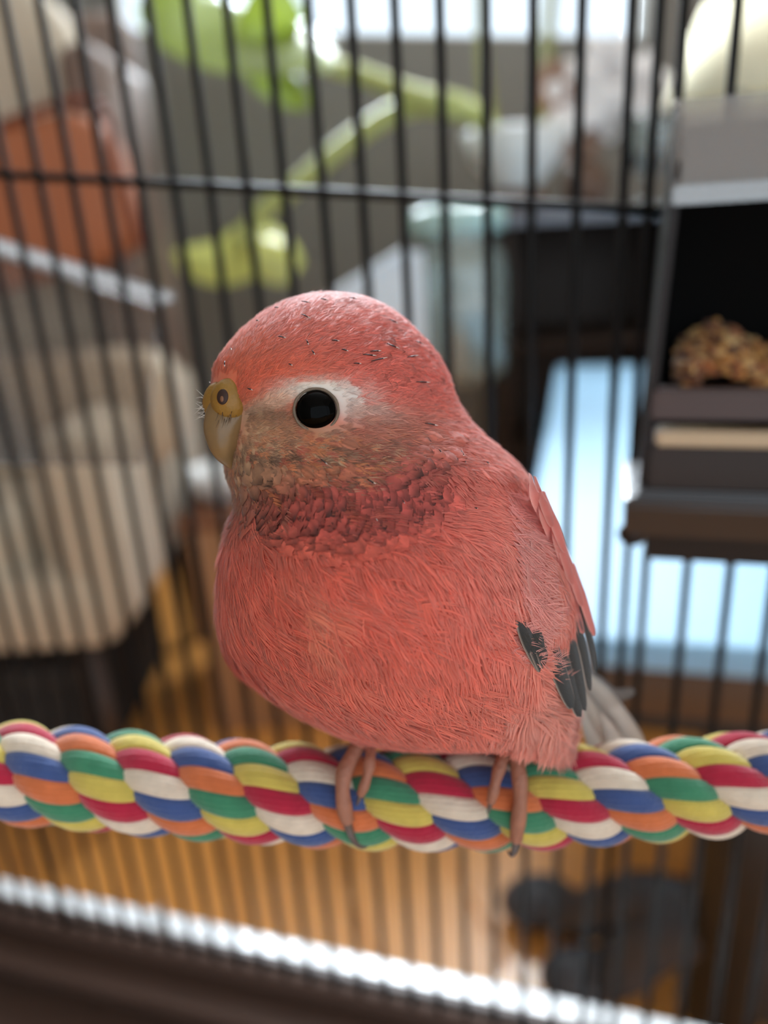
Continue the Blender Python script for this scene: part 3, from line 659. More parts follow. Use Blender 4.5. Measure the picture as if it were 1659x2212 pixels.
# ------------------------------------------------------------------ rope perch
Z0 = 13.0
def cl2w(X, Y, Wd):
    """camera aligned centimetres around the bird to world"""
    return Cw + (Rv * X + Uv * Y + Fv * (Z0 - Wd)) * 0.01
def px2w(px, py, Wd):
    d = (Z0 - Wd) * 0.01; return at(px, py, d)
RW = -0.85
path_px = [(-1900, 1450), (-1200, 1540), (-500, 1618), (-200, 1648), (0, 1665), (300, 1690), (600, 1712), (830, 1722), (1000, 1725), (1200, 1719), (1400, 1706), (1659, 1686), (1900, 1662), (2300, 1612), (2900, 1520)]
rp = [px2w(a, b, RW) for a, b in path_px]
dense = spline([tuple(p) for p in rp], 1400)
seg = np.linalg.norm(np.diff(dense, axis=0), axis=1); arc = np.concatenate([[0], np.cumsum(seg)])
# cut where the rope meets the side panels
side_l = ((np.array(dense) - np.array(P0)) @ np.array(ct)); keep = (side_l > wl - 0.004) & (side_l < wr + 0.004)
lo_a, hi_a = arc[keep].min(), arc[keep].max()
NS = 820
S = np.linspace(lo_a, hi_a, NS)
C_ = np.stack([np.interp(S, arc, dense[:, i]) for i in range(3)], 1)
T_ = np.gradient(C_, axis=0); T_ /= np.linalg.norm(T_, axis=1)[:, None]
N1 = -np.array(Fv)[None, :] + 0 * T_; N1 = N1 - (N1 * T_).sum(1)[:, None] * T_; N1 /= np.linalg.norm(N1, axis=1)[:, None]
N2 = np.cross(N1, T_); 
if N2[NS // 2] @ np.array(Uv) < 0: N2 = -N2
rope = empty('rope_perch', Vector(C_[NS // 2])); tag(rope, 'thick twisted cotton rope perch striped in six colours', 'perch')
RC, RS, PITCH = 0.0041, 0.0047, 0.0302
mid_arc = np.interp(829, [p[0] for p in path_px], np.interp(np.linspace(0, 1, len(path_px)), np.linspace(0, 1, 1400), arc))
PH0 = 0.55
M_y = {}
def yarn_mat(name, rgb):
    m = mat(name, rgb, 0.85, noise=0.22, nscale=420, bump=0.9, bscale=1300, sheen=0.5, spec=0.2); return m
cols = [('yarn_blue', (62, 84, 136)), ('yarn_orange', (206, 112, 66)), ('yarn_green', (62, 132, 98)), ('yarn_yellow', (204, 184, 88)), ('yarn_red', (176, 34, 62)), ('yarn_white', (222, 206, 186))]
for j in range(3):
    psi = PH0 + 2 * PI * j / 3 - 2 * PI * (S - mid_arc) / PITCH
    O = np.cos(psi)[:, None] * N1 + np.sin(psi)[:, None] * N2
    Q = C_ + RC * O
    t = np.gradient(Q, axis=0); t /= np.linalg.norm(t, axis=1)[:, None]
    o2 = O - (O * t).sum(1)[:, None] * t; o2 /= np.linalg.norm(o2, axis=1)[:, None]
    b2 = np.cross(t, o2)
    sl = np.concatenate([[0], np.cumsum(np.linalg.norm(np.diff(Q, axis=0), axis=1))])
    ca = (t * T_).sum(1).mean(); n3 = np.cross(T_, O); tb2 = (b2 * n3).sum(1).mean(); dv = (np.gradient(Q, axis=0) * n3).sum(1).mean()
    kk = 6 * ca * (RC + RS) / (PITCH * RS * tb2) * (1 if dv > 0 else -1) * 0.88
    core = tube('strand', [Vector(v) for v in Q[::5]], RS * 0.8, mat('rope_core', (90, 70, 60), 0.9), rope, 10)
    for y in range(6):
        # yarn y: sector of phase y..y+1  (phase = 6 phi / 2pi + kk * s)
        nu = 21; V = np.zeros((NS, nu, 3)); 
        for u in range(nu):
            fr = -0.06 + 1.12 * u / (nu - 1)
            phi = (y + j * 2 + fr - kk * sl) * 2 * PI / 6
            e = math.sin(PI * min(1, max(0, (u / (nu - 1)))))
            rr = RS * (0.86 + 0.18 * e ** 0.45) * (1 + 0.012 * math.cos(2 * PI * 5 * u / (nu - 1)))
            V[:, u] = Q + rr * (np.cos(phi)[:, None] * o2 + np.sin(phi)[:, None] * b2)
        ii = np.arange(NS - 1)[:, None] * nu + np.arange(nu - 1)[None, :]
        q = np.stack([ii, ii + 1, ii + nu + 1, ii + nu], -1).reshape(-1, 4)
        me = np_mesh(V.reshape(-1, 3), quads=q)
        nm, rgb = cols[y]
        link('yarn', me, yarn_mat(nm, rgb), core)

# ------------------------------------------------------------------ the parakeet
bird = empty('parakeet', px2w(930, 1640, RW)); tag(bird, 'rose pink parakeet with grey cheeks perched on the striped rope', 'bird')
# body rings: picture y, left x, right x, depth of the ring's centre, side/front ratio, heading of the long axis
HEAD = 35
K = [(634, 698, 716, 0.72, 0.80, HEAD), (640, 660, 770, 0.74, 0.80, HEAD), (654, 612, 818, 0.76, 0.79, HEAD), (680, 566, 862, 0.78, 0.77, HEAD), (715, 527, 902, 0.8, 0.76, HEAD), (755, 496, 940, 0.8, 0.75, HEAD),
     (800, 474, 970, 0.8, 0.74, HEAD), (845, 472, 986, 0.78, 0.74, HEAD), (890, 492, 1004, 0.74, 0.75, HEAD), (935, 500, 1046, 0.66, 0.77, HEAD), (985, 500, 1104, 0.52, 0.79, 37),
     (1030, 506, 1148, 0.40, 0.80, 40), (1070, 522, 1172, 0.30, 0.80, 43), (1110, 524, 1192, 0.24, 0.80, 46), (1150, 508, 1208, 0.2, 0.82, 49), (1200, 494, 1226, 0.16, 0.86, 52), (1270, 485, 1242, 0.1, 0.90, 54),
     (1340, 483, 1246, 0.04, 0.92, 55), (1400, 499, 1244, 0.0, 0.92, 55), (1450, 534, 1238, -0.06, 0.92, 55), (1500, 590, 1230, -0.14, 0.90, 55), (1540, 655, 1228, -0.22, 0.88, 55), (1575, 722, 1226, -0.3, 0.84, 55),
     (1598, 790, 1212, -0.36, 0.80, 55), (1612, 880, 1130, -0.4, 0.78, 55), (1615, 990, 1010, -0.42, 0.78, 55)]
NR, NSEG = 170, 160
ks = np.array(K, float)
# resample by arc length of the right profile, monotone interpolation
par = np.concatenate([[0], np.cumsum(np.hypot(np.diff(ks[:, 0]), 0.5 * np.diff(ks[:, 2] - ks[:, 1])))]); uu = np.linspace(0, par[-1], NR)
def pch(x, xp, fp):
    """smooth monotone interpolation"""
    h = np.diff(xp); d = np.diff(fp) / h; m = np.zeros(len(xp))
    for i in range(1, len(xp) - 1):
        if d[i - 1] * d[i] > 0: w1, w2 = 2 * h[i] + h[i - 1], h[i] + 2 * h[i - 1]; m[i] = (w1 + w2) / (w1 / d[i - 1] + w2 / d[i])
    m[0], m[-1] = d[0], d[-1]
    i = np.clip(np.searchsorted(xp, x) - 1, 0, len(h) - 1); t = (x - xp[i]) / h[i]
    return (2 * t**3 - 3 * t**2 + 1) * fp[i] + (t**3 - 2 * t**2 + t) * h[i] * m[i] + (-2 * t**3 + 3 * t**2) * fp[i + 1] + (t**3 - t**2) * h[i] * m[i + 1]
kk_ = np.stack([pch(uu, par, ks[:, i]) for i in range(6)], 1)
INS = 5.0
rings = []
for (y, xl, xr, cw, k, th) in kk_:
    z = Z0 - cw; th = math.radians(th)
    ins = min(INS, (xr - xl) * 0.2)
    hx = ((xr - xl) / 2 - ins) * z / FPX; cx = ((xl + xr) / 2 - IW / 2) * z / FPX; cy = (IH / 2 - y) * z / FPX
    a = hx / math.sqrt(math.cos(th) ** 2 + (k * math.sin(th)) ** 2); b = a * k
    ph = np.linspace(0, 2 * PI, NSEG, endpoint=False)
    fx, fw_ = -math.cos(th), math.sin(th); lx, lw = math.sin(th), math.cos(th)
    X = cx + a * np.cos(ph) * fx + b * np.sin(ph) * lx; Wd = cw + a * np.cos(ph) * fw_ + b * np.sin(ph) * lw
    rings.append(np.stack([X, (IH / 2 - y) * (Z0 - Wd) / FPX, Wd], 1))
BV = np.array(rings)                                                    # NR, NSEG, 3 in bird centimetres
bas3 = np.array([list(Rv), list(Uv), list(-Fv)])
def to_world(P):
    P = np.asarray(P, float).copy(); P[..., 2] -= Z0
    return np.array(Cw) + 0.01 * (P @ bas3)
BW = to_world(BV.reshape(-1, 3))
q = []
ii = np.arange(NR - 1)[:, None] * NSEG; jj = np.arange(NSEG)[None, :]; jn = (jj + 1) % NSEG
bq = np.stack([ii + jj, ii + NSEG + jj, ii + NSEG + jn, ii + jn], -1).reshape(-1, 4)
bvh = BVHTree.FromPolygons([tuple(v) for v in BW], [tuple(f) for f in bq])
def hit(px, py):
    r = bvh.ray_cast(Cw, ray(px, py).normalized()); 
    return (r[0], r[1] if r[1].dot(ray(px, py)) < 0 else -r[1]) if r[0] else (None, None)
# head frame
hf = Vector(bas3.T @ np.array([-math.cos(math.radians(HEAD)), 0, math.sin(math.radians(HEAD))]))
hl = Vector(bas3.T @ np.array([math.sin(math.radians(HEAD)), 0, math.cos(math.radians(HEAD))])); hu = Uv.copy()
kr = kk_[np.argmin(abs(kk_[:, 0] - 890))]
zc_ = Z0 - kr[3]; hcx = ((kr[1] + kr[2]) / 2 - IW / 2) * zc_ / FPX; hcy = (IH / 2 - 890) * zc_ / FPX
HC = Vector(to_world(np.array([hcx, hcy, kr[3]])))
def ray_body(o, d):
    r = bvh.ray_cast(o, d); return r[0]
Q0 = ray_body(HC, hf)                                                   # face point where cere and beak sit
eye_p, eye_n = hit(683, 886)
def mirror(p): d = (p - HC).dot(hl); return p - hl * (2 * d)
EYE_R = 0.00285

# ---- colour of the plumage
def blob(px, py, cx, cy, sx, sy, rot=0.0):
    c, s = math.cos(math.radians(rot)), math.sin(math.radians(rot)); dx, dy = px - cx, py - cy
    u, v = (dx * c + dy * s) / sx, (-dx * s + dy * c) / sy
    return np.exp(-0.5 * (u * u + v * v))
PAINT = [  # cx, cy, sx, sy, rot, colour, strength
    (620, 1300, 180, 220, 0, (236, 116, 92), 0.75), (900, 1350, 170, 180, 0, (234, 108, 87), 0.8), (900, 1560, 300, 60, 0, (234, 122, 101), 0.7),
    (1110, 1150, 90, 150, -10, (238, 136, 121), 0.7), (1180, 1200, 60, 160, -10, (240, 154, 139), 0.6), (1220, 1560, 80, 60, 0, (236, 160, 144), 0.8),
    (700, 1375, 20, 80, -22, (236, 160, 127), 0.42),
    (530, 790, 85, 90, 0, (232, 128, 89), 0.9), (640, 800, 110, 45, -15, (228, 108, 77), 0.8), (720, 690, 140, 45, 0, (230, 122, 104), 0.8), (880, 780, 100, 80, 20, (226, 106, 92), 0.8), (960, 870, 60, 80, 0, (230, 112, 101), 0.6),
    (592, 868, 60, 13, -24, (244, 206, 180), 0.95), (690, 840, 52, 13, 0, (240, 230, 218), 1.0), (760, 872, 28, 24, 20, (240, 236, 230), 1.0), (808, 896, 42, 17, 15, (222, 200, 188), 0.85), (700, 940, 58, 13, 0, (206, 186, 168), 0.9),
    (592, 915, 48, 24, 15, (112, 88, 66), 0.95), (640, 945, 40, 20, 0, (148, 120, 92), 0.8),
    (850, 965, 95, 55, 0, (196, 120, 100), 0.75), (800, 1000, 80, 40, 0, (176, 112, 92), 0.6), (650, 1000, 75, 50, 0, (214, 138, 96), 0.85), (560, 985, 38, 50, 0, (214, 178, 140), 0.85), (520, 1030, 32, 45, 0, (188, 158, 124), 0.95),
    (575, 1050, 45, 38, 0, (186, 140, 106), 0.8), (548, 1095, 36, 28, 20, (134, 104, 84), 0.9), (640, 1090, 60, 34, 0, (180, 100, 82), 0.7), (760, 1105, 130, 46, -6, (196, 82, 74), 0.75), (900, 1060, 70, 50, -25, (206, 92, 86), 0.6)]
def paint(px, py):
    c = np.tile(np.array(s2l((236, 120, 98))), (len(px), 1))
    for cx, cy, sx, sy, rot, rgb, st in PAINT:
        w = np.clip(1.6 * blob(px, py, cx, cy, sx, sy, rot), 0, 1)[:, None] * st
        c = c * (1 - w) + np.array(s2l(rgb)) * w
    return c
def edge_dark(px, py):
    d = np.hypot(px - 715, py - 870)
    ring_ = np.exp(-0.5 * ((d - 250) / 40) ** 2) * np.clip((py - 970) / 90, 0, 1) * np.clip((1010 - px) / 80, 0.15, 1) * np.clip((px - 545) / 40, 0.0, 1)
    return np.clip(0.95 * ring_ + 0.55 * blob(px, py, 640, 1050, 120, 60) + 0.35 * blob(px, py, 780, 720, 170, 50) + 0.3 * blob(px, py, 820, 1000, 110, 60), 0, 1)

M_body = feather_mat('pink_underplumage', 0.1, 0.8)
ppx, ppy = project(BW)
body = link('body', np_mesh(BW, quads=bq, tint=paint(ppx, ppy)), M_body, bird)

# ---- plumage: feathers made of barbs
def tri_sample(n, dens):
    Vq = BW[bq]; a = Vq[:, 0]; cr = np.cross(Vq[:, 2] - a, Vq[:, 1] - a) + np.cross(Vq[:, 3] - a, Vq[:, 2] - a)
    ar = np.linalg.norm(cr, axis=1) * 0.5; cen = Vq.mean(1); w = ar * dens(cen); w /= w.sum()
    idx = np.random.choice(len(bq), n, p=w); u, v = np.random.rand(n, 1), np.random.rand(n, 1)
    P = (Vq[idx, 0] * (1 - u) * (1 - v) + Vq[idx, 1] * u * (1 - v) + Vq[idx, 2] * u * v + Vq[idx, 3] * (1 - u) * v)
    N = cr[idx]; N = N / np.linalg.norm(N, axis=1)[:, None]
    return P, N
ctr = BW.mean(0)
def outward(P, N):
    py = project(P)[1]; ord_ = np.argsort(kk_[:, 0])
    cw = np.interp(py, kk_[ord_, 0], kk_[ord_, 3]); cpx = np.interp(py, kk_[ord_, 0], (kk_[ord_, 1] + kk_[ord_, 2]) / 2)
    z = Z0 - cw; ax_ = to_world(np.stack([(cpx - IW / 2) * z / FPX, (IH / 2 - py) * z / FPX, cw], 1))
    s = np.sign(((P - ax_) * N).sum(1)); s[s == 0] = 1
    return N * s[:, None]
BEAK = np.array(Q0 - hu * 0.004)
EP = np.array(eye_p); EM = np.array(mirror(eye_p))
def flow(P, N, px, py):
    d = P - BEAK; r = np.linalg.norm(d, axis=1)[:, None]; d = d / r
    down = -np.array(Uv)[None, :] * np.clip((r - 0.022) / 0.03, 0, 1) * 0.42
    back = -np.array(hf)[None, :] * np.clip(1 - r / 0.05, 0, 1) * 0.4
    fl_ = d + down + back
    fl_ = fl_ - (fl_ * N).sum(1)[:, None] * N
    return fl_ / np.linalg.norm(fl_, axis=1)[:, None]
def template(nb, bw=None):
    """strand like barbs that leave the shaft at a narrow angle: 5 points each (along, side)"""
    A, Sd = [], []
    for i in range(nb):
        for sg in (-1, 1):
            g = (i + 0.5 * (sg > 0)) / nb
            a0 = 0.60 * g; a1 = 0.42 + 0.58 * g
            s1 = sg * math.sqrt(max(0.0, 1 - g ** 2.2)) * min(1.0, 0.62 + 0.8 * g)
            am, sm = a0 + 0.50 * (a1 - a0), s1 * 0.66
            w = 0.95 / nb if bw is None else bw
            A += [a0, a0, am, am, a1]; Sd += [-w * 0.8, w * 0.8, sm - w, sm + w, s1]
    A = np.array(A); Sd = np.array(Sd); nbar = 2 * nb
    base = np.arange(nbar)[:, None] * 5
    quads = base + np.array([[0, 2, 3, 1]]); tris = base + np.array([[2, 4, 3]])
    lvl = np.tile([0, 0, 0.5, 0.5, 1.0], nbar)
    return A, Sd, lvl, quads, tris
def feathers(P, N, D, L, Wd, lift, R, tcol, edge, nb, rim, jit=0.10, hug=1.0, bw=None):
    n = len(P); A, Sd, lvl, qd, tr = template(nb, bw); m = len(A)
    Sx = np.cross(N, D); nbar = m // 5
    rb_ = np.repeat(np.random.randn(n, nbar), 5, axis=1) * lvl[None, :]
    rs_ = np.repeat(np.random.randn(n, nbar), 5, axis=1) * lvl[None, :]
    a = A[None, :] * (1 + 0.05 * rs_) ; s = Sd[None, :] + jit * rb_ * 0.6
    along = a * L[:, None]; side = s * Wd[:, None]
    dd = []
    for f_ in (0.5, 1.0):
        T3 = P + D * (L * f_)[:, None]
        dd.append(np.array([tuple(bvh.find_nearest(Vector(t3))[0]) for t3 in T3]) - T3)
    c2 = 2 * dd[1] - 4 * dd[0]; c1 = dd[1] - c2; hg = np.broadcast_to(np.asarray(hug, float), (n,))[:, None]; c1 = c1 * hg; c2 = c2 * hg
    up = lift[:, None] * along - (side ** 2) / (2 * R[:, None]) - 0.10 * side * Sd[None, :] + 0.0001 * rb_ + 0.012 * np.abs(rs_) * L[:, None]
    V = P[:, None, :] + D[:, None, :] * along[..., None] + Sx[:, None, :] * side[..., None] + N[:, None, :] * up[..., None] + c1[:, None, :] * a[..., None] + c2[:, None, :] * (a ** 2)[..., None]
    rimv = np.clip(np.maximum(np.abs(Sd) ** 2, ((A - 0.62) / 0.38).clip(0, 1) ** 1.2), 0, 1) * (0.35 + 0.65 * lvl)
    c = np.repeat(tcol[:, None, :], m, axis=1)
    bright = 1 + 0.15 * np.repeat(np.random.randn(n, nbar), 5, axis=1)
    c = c * bright[..., None]
    e = np.clip(edge[:, None] * rimv[None, :] * 1.25, 0, 0.92)[..., None]
    c = c * (1 - e) + np.array(s2l((86, 54, 46))) * e
    r2 = (rim[:, None] * rimv[None, :] * (1 - np.clip(edge[:, None] * 2, 0, 1)))[..., None]
    c = c * (1 - r2) + np.array(s2l((250, 196, 184))) * r2
    off = (np.arange(n) * m)[:, None, None]
    NN = N[:, None, :] + D[:, None, :] * (0.22 * (A[None, :, None] - 0.4)) + Sx[:, None, :] * (0.22 * Sd[None, :, None]) + 0.10 * np.repeat(np.random.randn(n, nbar, 3), 5, axis=1)
    NN /= np.linalg.norm(NN, axis=2)[..., None]
    NRM.append(NN.reshape(-1, 3))
    return V.reshape(-1, 3), (qd[None] + off).reshape(-1, 4), (tr[None] + off).reshape(-1, 3), np.clip(c.reshape(-1, 3), 0, 1)
WINGP = [(1135, 1060), (1170, 1050), (1205, 1090), (1300, 1400), (1290, 1540), (1250, 1545), (1170, 1470), (1125, 1370), (1122, 1250), (1120, 1150)]
def in_wing(px, py):
    ins = np.zeros(len(px), bool); k = len(WINGP)
    for i in range(k):
        (x1, y1), (x2, y2) = WINGP[i], WINGP[(i + 1) % k]
        cnd = ((y1 > py) != (y2 > py)) & (px < (x2 - x1) * (py - y1) / (y2 - y1 + 1e-9) + x1); ins ^= cnd
    return ins
def batch(P, N, kind, nb):
    N = outward(P, N); px, py = project(P)
    D = flow(P, N, px, py)
    rb_ = np.linalg.norm(P - BEAK, axis=1)
    de = np.minimum(np.linalg.norm(P - EP, axis=1), np.linalg.norm(P - EM, axis=1))
    ok = de > EYE_R * 1.22
    rel = P - np.array(Q0); fwd = rel @ np.array(hf); upc = rel @ np.array(hu); lat = np.abs(rel @ np.array(hl))
    ok &= ~((lat < 0.0034) & (upc < 0.0034) & (upc > -0.0040) & (fwd > -0.0035))
    facing = ((P - np.array(Cw)) * N).sum(1) < 0.004
    ok &= ~(in_wing(px, py) & facing & (np.random.rand(len(P)) < np.where(py > 1350, 0.96, 0.55)))
    ed_ = edge_dark(px, py + 20) * (np.hypot(px - 715, py - 870) > 190); ok &= ~(facing & (ed_ > 0.45) & (np.random.rand(len(P)) < 0.6))
    P, N, D, px, py, rb_, de = (v[ok] for v in (P, N, D, px, py, rb_, de))
    n = len(P)
    headness = np.clip((1130 - py) / 120, 0, 1)
    if kind == 'head':
        L = np.interp(rb_, [0.004, 0.010, 0.02, 0.035, 0.05], [0.0018, 0.0027, 0.0042, 0.0056, 0.0066])
        L = np.where(de < 0.0055, np.minimum(L, 0.0014 + (de - EYE_R) * 0.35), L)
        coll = np.exp(-0.5 * ((np.hypot(px - 715, py - 870) - 260) / 50) ** 2) * (py > 980)
        L = L * (1 + 0.1 * np.random.randn(n)).clip(0.7, 1.4)
        Wd = L * (0.24 + 0.20 * coll); R = np.full(n, 0.019); lift = 0.05 + 0.06 * np.random.rand(n) + 0.10 * coll
        rim = np.full(n, 0.28)
    else:
        L = np.interp(py, [1000, 1150, 1300, 1500, 1620], [0.0062, 0.0090, 0.0125, 0.0130, 0.0105]) * (1 + 0.12 * np.random.randn(n)).clip(0.7, 1.4)
        Wd = L * 0.36; R = np.full(n, 0.030); lift = 0.05 + 0.05 * np.random.rand(n)
        flank = np.clip((px - 1060) / 140, 0, 1) * np.clip((py - 1250) / 200, 0, 1); lift = lift + 0.22 * flank * np.random.rand(n)
        rim = 0.30 + 0.30 * np.clip((px - 1000) / 200, 0, 1)
    tx_, ty_ = project(P + D * L[:, None]); L = np.where(in_wing(tx_, ty_) & (ty_ > 1345), L * 0.5, L); Wd = np.minimum(Wd, L * 0.5)
    D = D + np.cross(N, D) * (0.08 * np.random.randn(n))[:, None]; D /= np.linalg.norm(D, axis=1)[:, None]
    mx_, my_ = project(P + D * (0.6 * L)[:, None])
    col = paint(mx_, my_)
    e = edge_dark(mx_, my_) * np.random.rand(n) ** 0.7
    v = (1 + 0.05 * np.random.randn(n))[:, None]; col = col * v
    wch = np.clip(1.25 * blob(mx_, my_, 640, 1030, 105, 62) + 0.5 * blob(mx_, my_, 800, 985, 90, 40), 0, 0.85) * (np.random.rand(n) < 0.75)
    pal = np.array([s2l(c_) for c_ in ((232, 150, 100), (222, 138, 92), (206, 172, 136), (116, 88, 68), (150, 116, 92), (196, 104, 84))])[np.random.randint(0, 6, n)]
    col = col * (1 - wch[:, None]) + pal * wch[:, None]
    gb = np.clip(0.6 * blob(px, py, 640, 1040, 110, 60) + 0.5 * blob(px, py, 800, 980, 110, 50), 0, 1) * (np.random.rand(n) < 0.35)
    col = col * (1 - 0.35 * gb[:, None])
    P = P - N * 0.0002 + N * (np.random.rand(n) * 0.0003)[:, None]
    hug = 1.0 - 0.5 * np.clip((px - 1120) / 80, 0, 1) * np.clip((py - 1480) / 60, 0, 1)
    return feathers(P, N, D, L, Wd, lift, R, col, e, nb, rim, hug=hug)
bodyden = lambda c: np.interp(project(c)[1], [1020, 1090, 1300, 1620], [0.0, 1.0, 1.0, 1.1])
headden = lambda c: np.interp(project(c)[1], [600, 1080, 1170], [1.0, 1.0, 0.0]) * np.interp(np.linalg.norm(c - BEAK, axis=1), [0.0, 0.012, 0.03], [2.6, 1.8, 1.0]) * (1 - 0.45 * edge_dark(*project(c)))
NRM = []
nbF, nhF = 4600, 10000
Pb, Nb = tri_sample(nbF, bodyden); Ph, Nh = tri_sample(nhF, headden)
parts = [batch(Pb, Nb, 'body', 28), batch(Ph, Nh, 'head', 11)]
def at_px(pts):
    hs = [hit(a, b) for a, b in pts]; hs = [h_ for h_ in hs if h_[0] is not None]
    return np.array([tuple(h_[0]) for h_ in hs]), np.array([tuple(h_[1]) for h_ in hs])
# scalloped collar below the cheek
pts = []
for row in range(12):
    rad = 190 + row * 10.5
    for k in range(int(34 + row * 2)):
        ang = math.radians(12 + 132 * (k + 0.5 * (row % 2)) / (34 + row * 2)) + random.gauss(0, 0.012)
        x, y = 715 + math.cos(ang) * (rad + random.gauss(0, 4)) * 1.03, 870 + math.sin(ang) * (rad + random.gauss(0, 4))
        if random.random() < edge_dark(np.array([x]), np.array([y]))[0] * 1.5: pts.append((x, y))
def plates(P, N, D, L, Wd, lift, col, rimc, rims):
    """small rounded scale feathers: a 7 x 7 shell each, rim tinted"""
    n = len(P); na, ns = 8, 7; a = np.linspace(0, 1, na); sv = np.linspace(-1, 1, ns)
    wa = np.where(a < 0.55, 0.55 + 0.45 * np.sin(a / 0.55 * PI / 2), np.sqrt(np.clip(1 - ((a - 0.55) / 0.47) ** 2, 0.03, 1)))
    Ag, Sg = np.meshgrid(a, sv, indexing='ij'); Sg2 = Sg * wa[:, None]
    Ag = Ag - 0.10 * Sg ** 2 * (Ag > 0.5)
    A = Ag.ravel(); S_ = Sg2.ravel(); m = len(A); Sx = np.cross(N, D)
    al = A[None] * L[:, None]; sd_ = S_[None] * Wd[:, None]
    dd = []
    for f_ in (0.5, 1.0):
        T3 = P + D * (L * f_)[:, None]; dd.append(np.array([tuple(bvh.find_nearest(Vector(t3))[0]) for t3 in T3]) - T3)
    c2 = 2 * dd[1] - 4 * dd[0]; c1 = dd[1] - c2
    up = lift[:, None] * al * (1 - 0.45 * A[None]) - sd_ ** 2 / (2 * 0.0045) + 0.00007 * np.random.randn(n, m)
    V = P[:, None] + D[:, None] * al[..., None] + Sx[:, None] * sd_[..., None] + N[:, None] * up[..., None] + c1[:, None] * A[None, :, None] + c2[:, None] * (A ** 2)[None, :, None]
    rm = np.clip(np.maximum(np.abs(Sg).ravel() ** 3 * 0.8, ((Ag.ravel() - 0.5) / 0.4).clip(0, 1) ** 1.3), 0, 1)
    barb = 1 + 0.16 * np.random.randn(n, ns)[:, np.tile(np.arange(ns), na)]
    c = col[:, None] * barb[..., None]; w = np.clip(rims[:, None] * rm[None], 0, 0.95)[..., None]; c = c * (1 - w) + rimc[:, None] * w
    NN = N[:, None] + D[:, None] * (0.5 * (A[None, :, None] - 0.45)) + Sx[:, None] * (0.55 * Sg.ravel()[None, :, None]) + 0.13 * np.random.randn(n, m, 3)
    NN /= np.linalg.norm(NN, axis=2)[..., None]; NRM.append(NN.reshape(-1, 3))
    ii_ = np.arange(na - 1)[:, None] * ns + np.arange(ns - 1)[None]; q4 = np.stack([ii_, ii_ + ns, ii_ + ns + 1, ii_ + 1], -1).reshape(-1, 4)
    off = (np.arange(n) * m)[:, None, None]
    return V.reshape(-1, 3), (q4[None] + off).reshape(-1, 4), np.zeros((0, 3), int), np.clip(c.reshape(-1, 3), 0, 1)
def scale_batch(pts, L0, asp, base, lift0, gain, rim_rgb, rims):
    Pc, Nc = at_px(pts); n = len(Pc); px_, py_ = project(Pc); Dc = flow(Pc, Nc, px_, py_) - np.array(Uv) * 0.35 + 0.10 * np.random.randn(n, 3)
    Dc -= (Dc * Nc).sum(1)[:, None] * Nc; Dc /= np.linalg.norm(Dc, axis=1)[:, None]
    Lc = L0 * (1 + 0.16 * np.random.randn(n)).clip(0.65, 1.4)
    mx_, my_ = project(Pc + Dc * (0.5 * Lc)[:, None])
    cl_ = np.clip(paint(mx_, my_) * gain * (1 + 0.09 * np.random.randn(n))[:, None], 0, 1)
    rr_ = rims(mx_, my_, n)
    parts.append(plates(Pc + Nc * base, Nc, Dc, Lc, Lc * asp, lift0 + 0.05 * np.random.rand(n), cl_, np.tile(np.array(s2l(rim_rgb)), (n, 1)), rr_))
scale_batch(pts, 0.0034, 0.43, 0.0001, 0.36, 1.10, (56, 34, 30), lambda x, y, n: np.random.uniform(0.35, 1.0, n) * np.clip(edge_dark(x, y) * 1.7, 0, 1))
# orange and buff scales on the lower cheek
pts2 = [(random.gauss(655, 62), random.gauss(1035, 30)) for _ in range(80)]
scale_batch(pts2, 0.0028, 0.32, 0.0000, 0.28, 0.95, (110, 82, 64), lambda x, y, n: np.random.uniform(0.1, 0.75, n))
# faint scales on the crown and a few broad breast feathers with pale rims
pts3 = [(random.uniform(790, 960), random.uniform(690, 840)) for _ in range(90)]
scale_batch(pts3, 0.0027, 0.40, 0.0000, 0.20, 1.0, (120, 66, 60), lambda x, y, n: np.random.uniform(0.1, 0.55, n))
# pale loose wisps of the flank over the dark wing feathers
pts = [(1092 + 70 * random.random() + 0.32 * max(0, y - 1400), y) for y in np.concatenate([np.linspace(1345, 1480, 26), np.linspace(1480, 1600, 60)])]
pts += [(1080 + 0.16 * (y - 1060) + 34 * random.random(), y) for y in np.linspace(1060, 1360, 150)]
Pc, Nc = at_px(pts); n = len(Pc); px_, py_ = project(Pc)
Dc = np.array(Rv)[None, :] - np.array(Uv)[None, :] * np.random.uniform(0.10, 0.50, n)[:, None]; Dc -= (Dc * Nc).sum(1)[:, None] * Nc; Dc /= np.linalg.norm(Dc, axis=1)[:, None]
Lc = np.random.uniform(0.005, 0.0085, n)
parts.append(feathers(Pc + Nc * 0.0008, Nc, Dc, Lc, Lc * 0.20, np.random.uniform(0.10, 0.26, n), np.full(n, 0.02), np.tile(np.array(s2l((238, 160, 152))), (n, 1)) * (1 + 0.06 * np.random.randn(n))[:, None], np.zeros(n), 7, np.full(n, 0.8), jit=0.25, hug=0.85, bw=0.05))
V, Qd, Tr, Cc = [], [], [], []; o_ = 0
for v, a, b, c in parts:
    V.append(v); Qd.append(a + o_); Tr.append(b + o_); Cc.append(c); o_ += len(v)
M_plume = feather_mat('pink_plume', 0.28, 0.6)
plum = link('plumage', np_mesh(np.concatenate(V), quads=np.concatenate(Qd), tris=np.concatenate(Tr), tint=np.concatenate(Cc), normals=np.concatenate(NRM)), M_plume, bird)
plum['kind'] = 'stuff'; plum['label'] = 'soft rose pink feathers with grey edged neck scales'

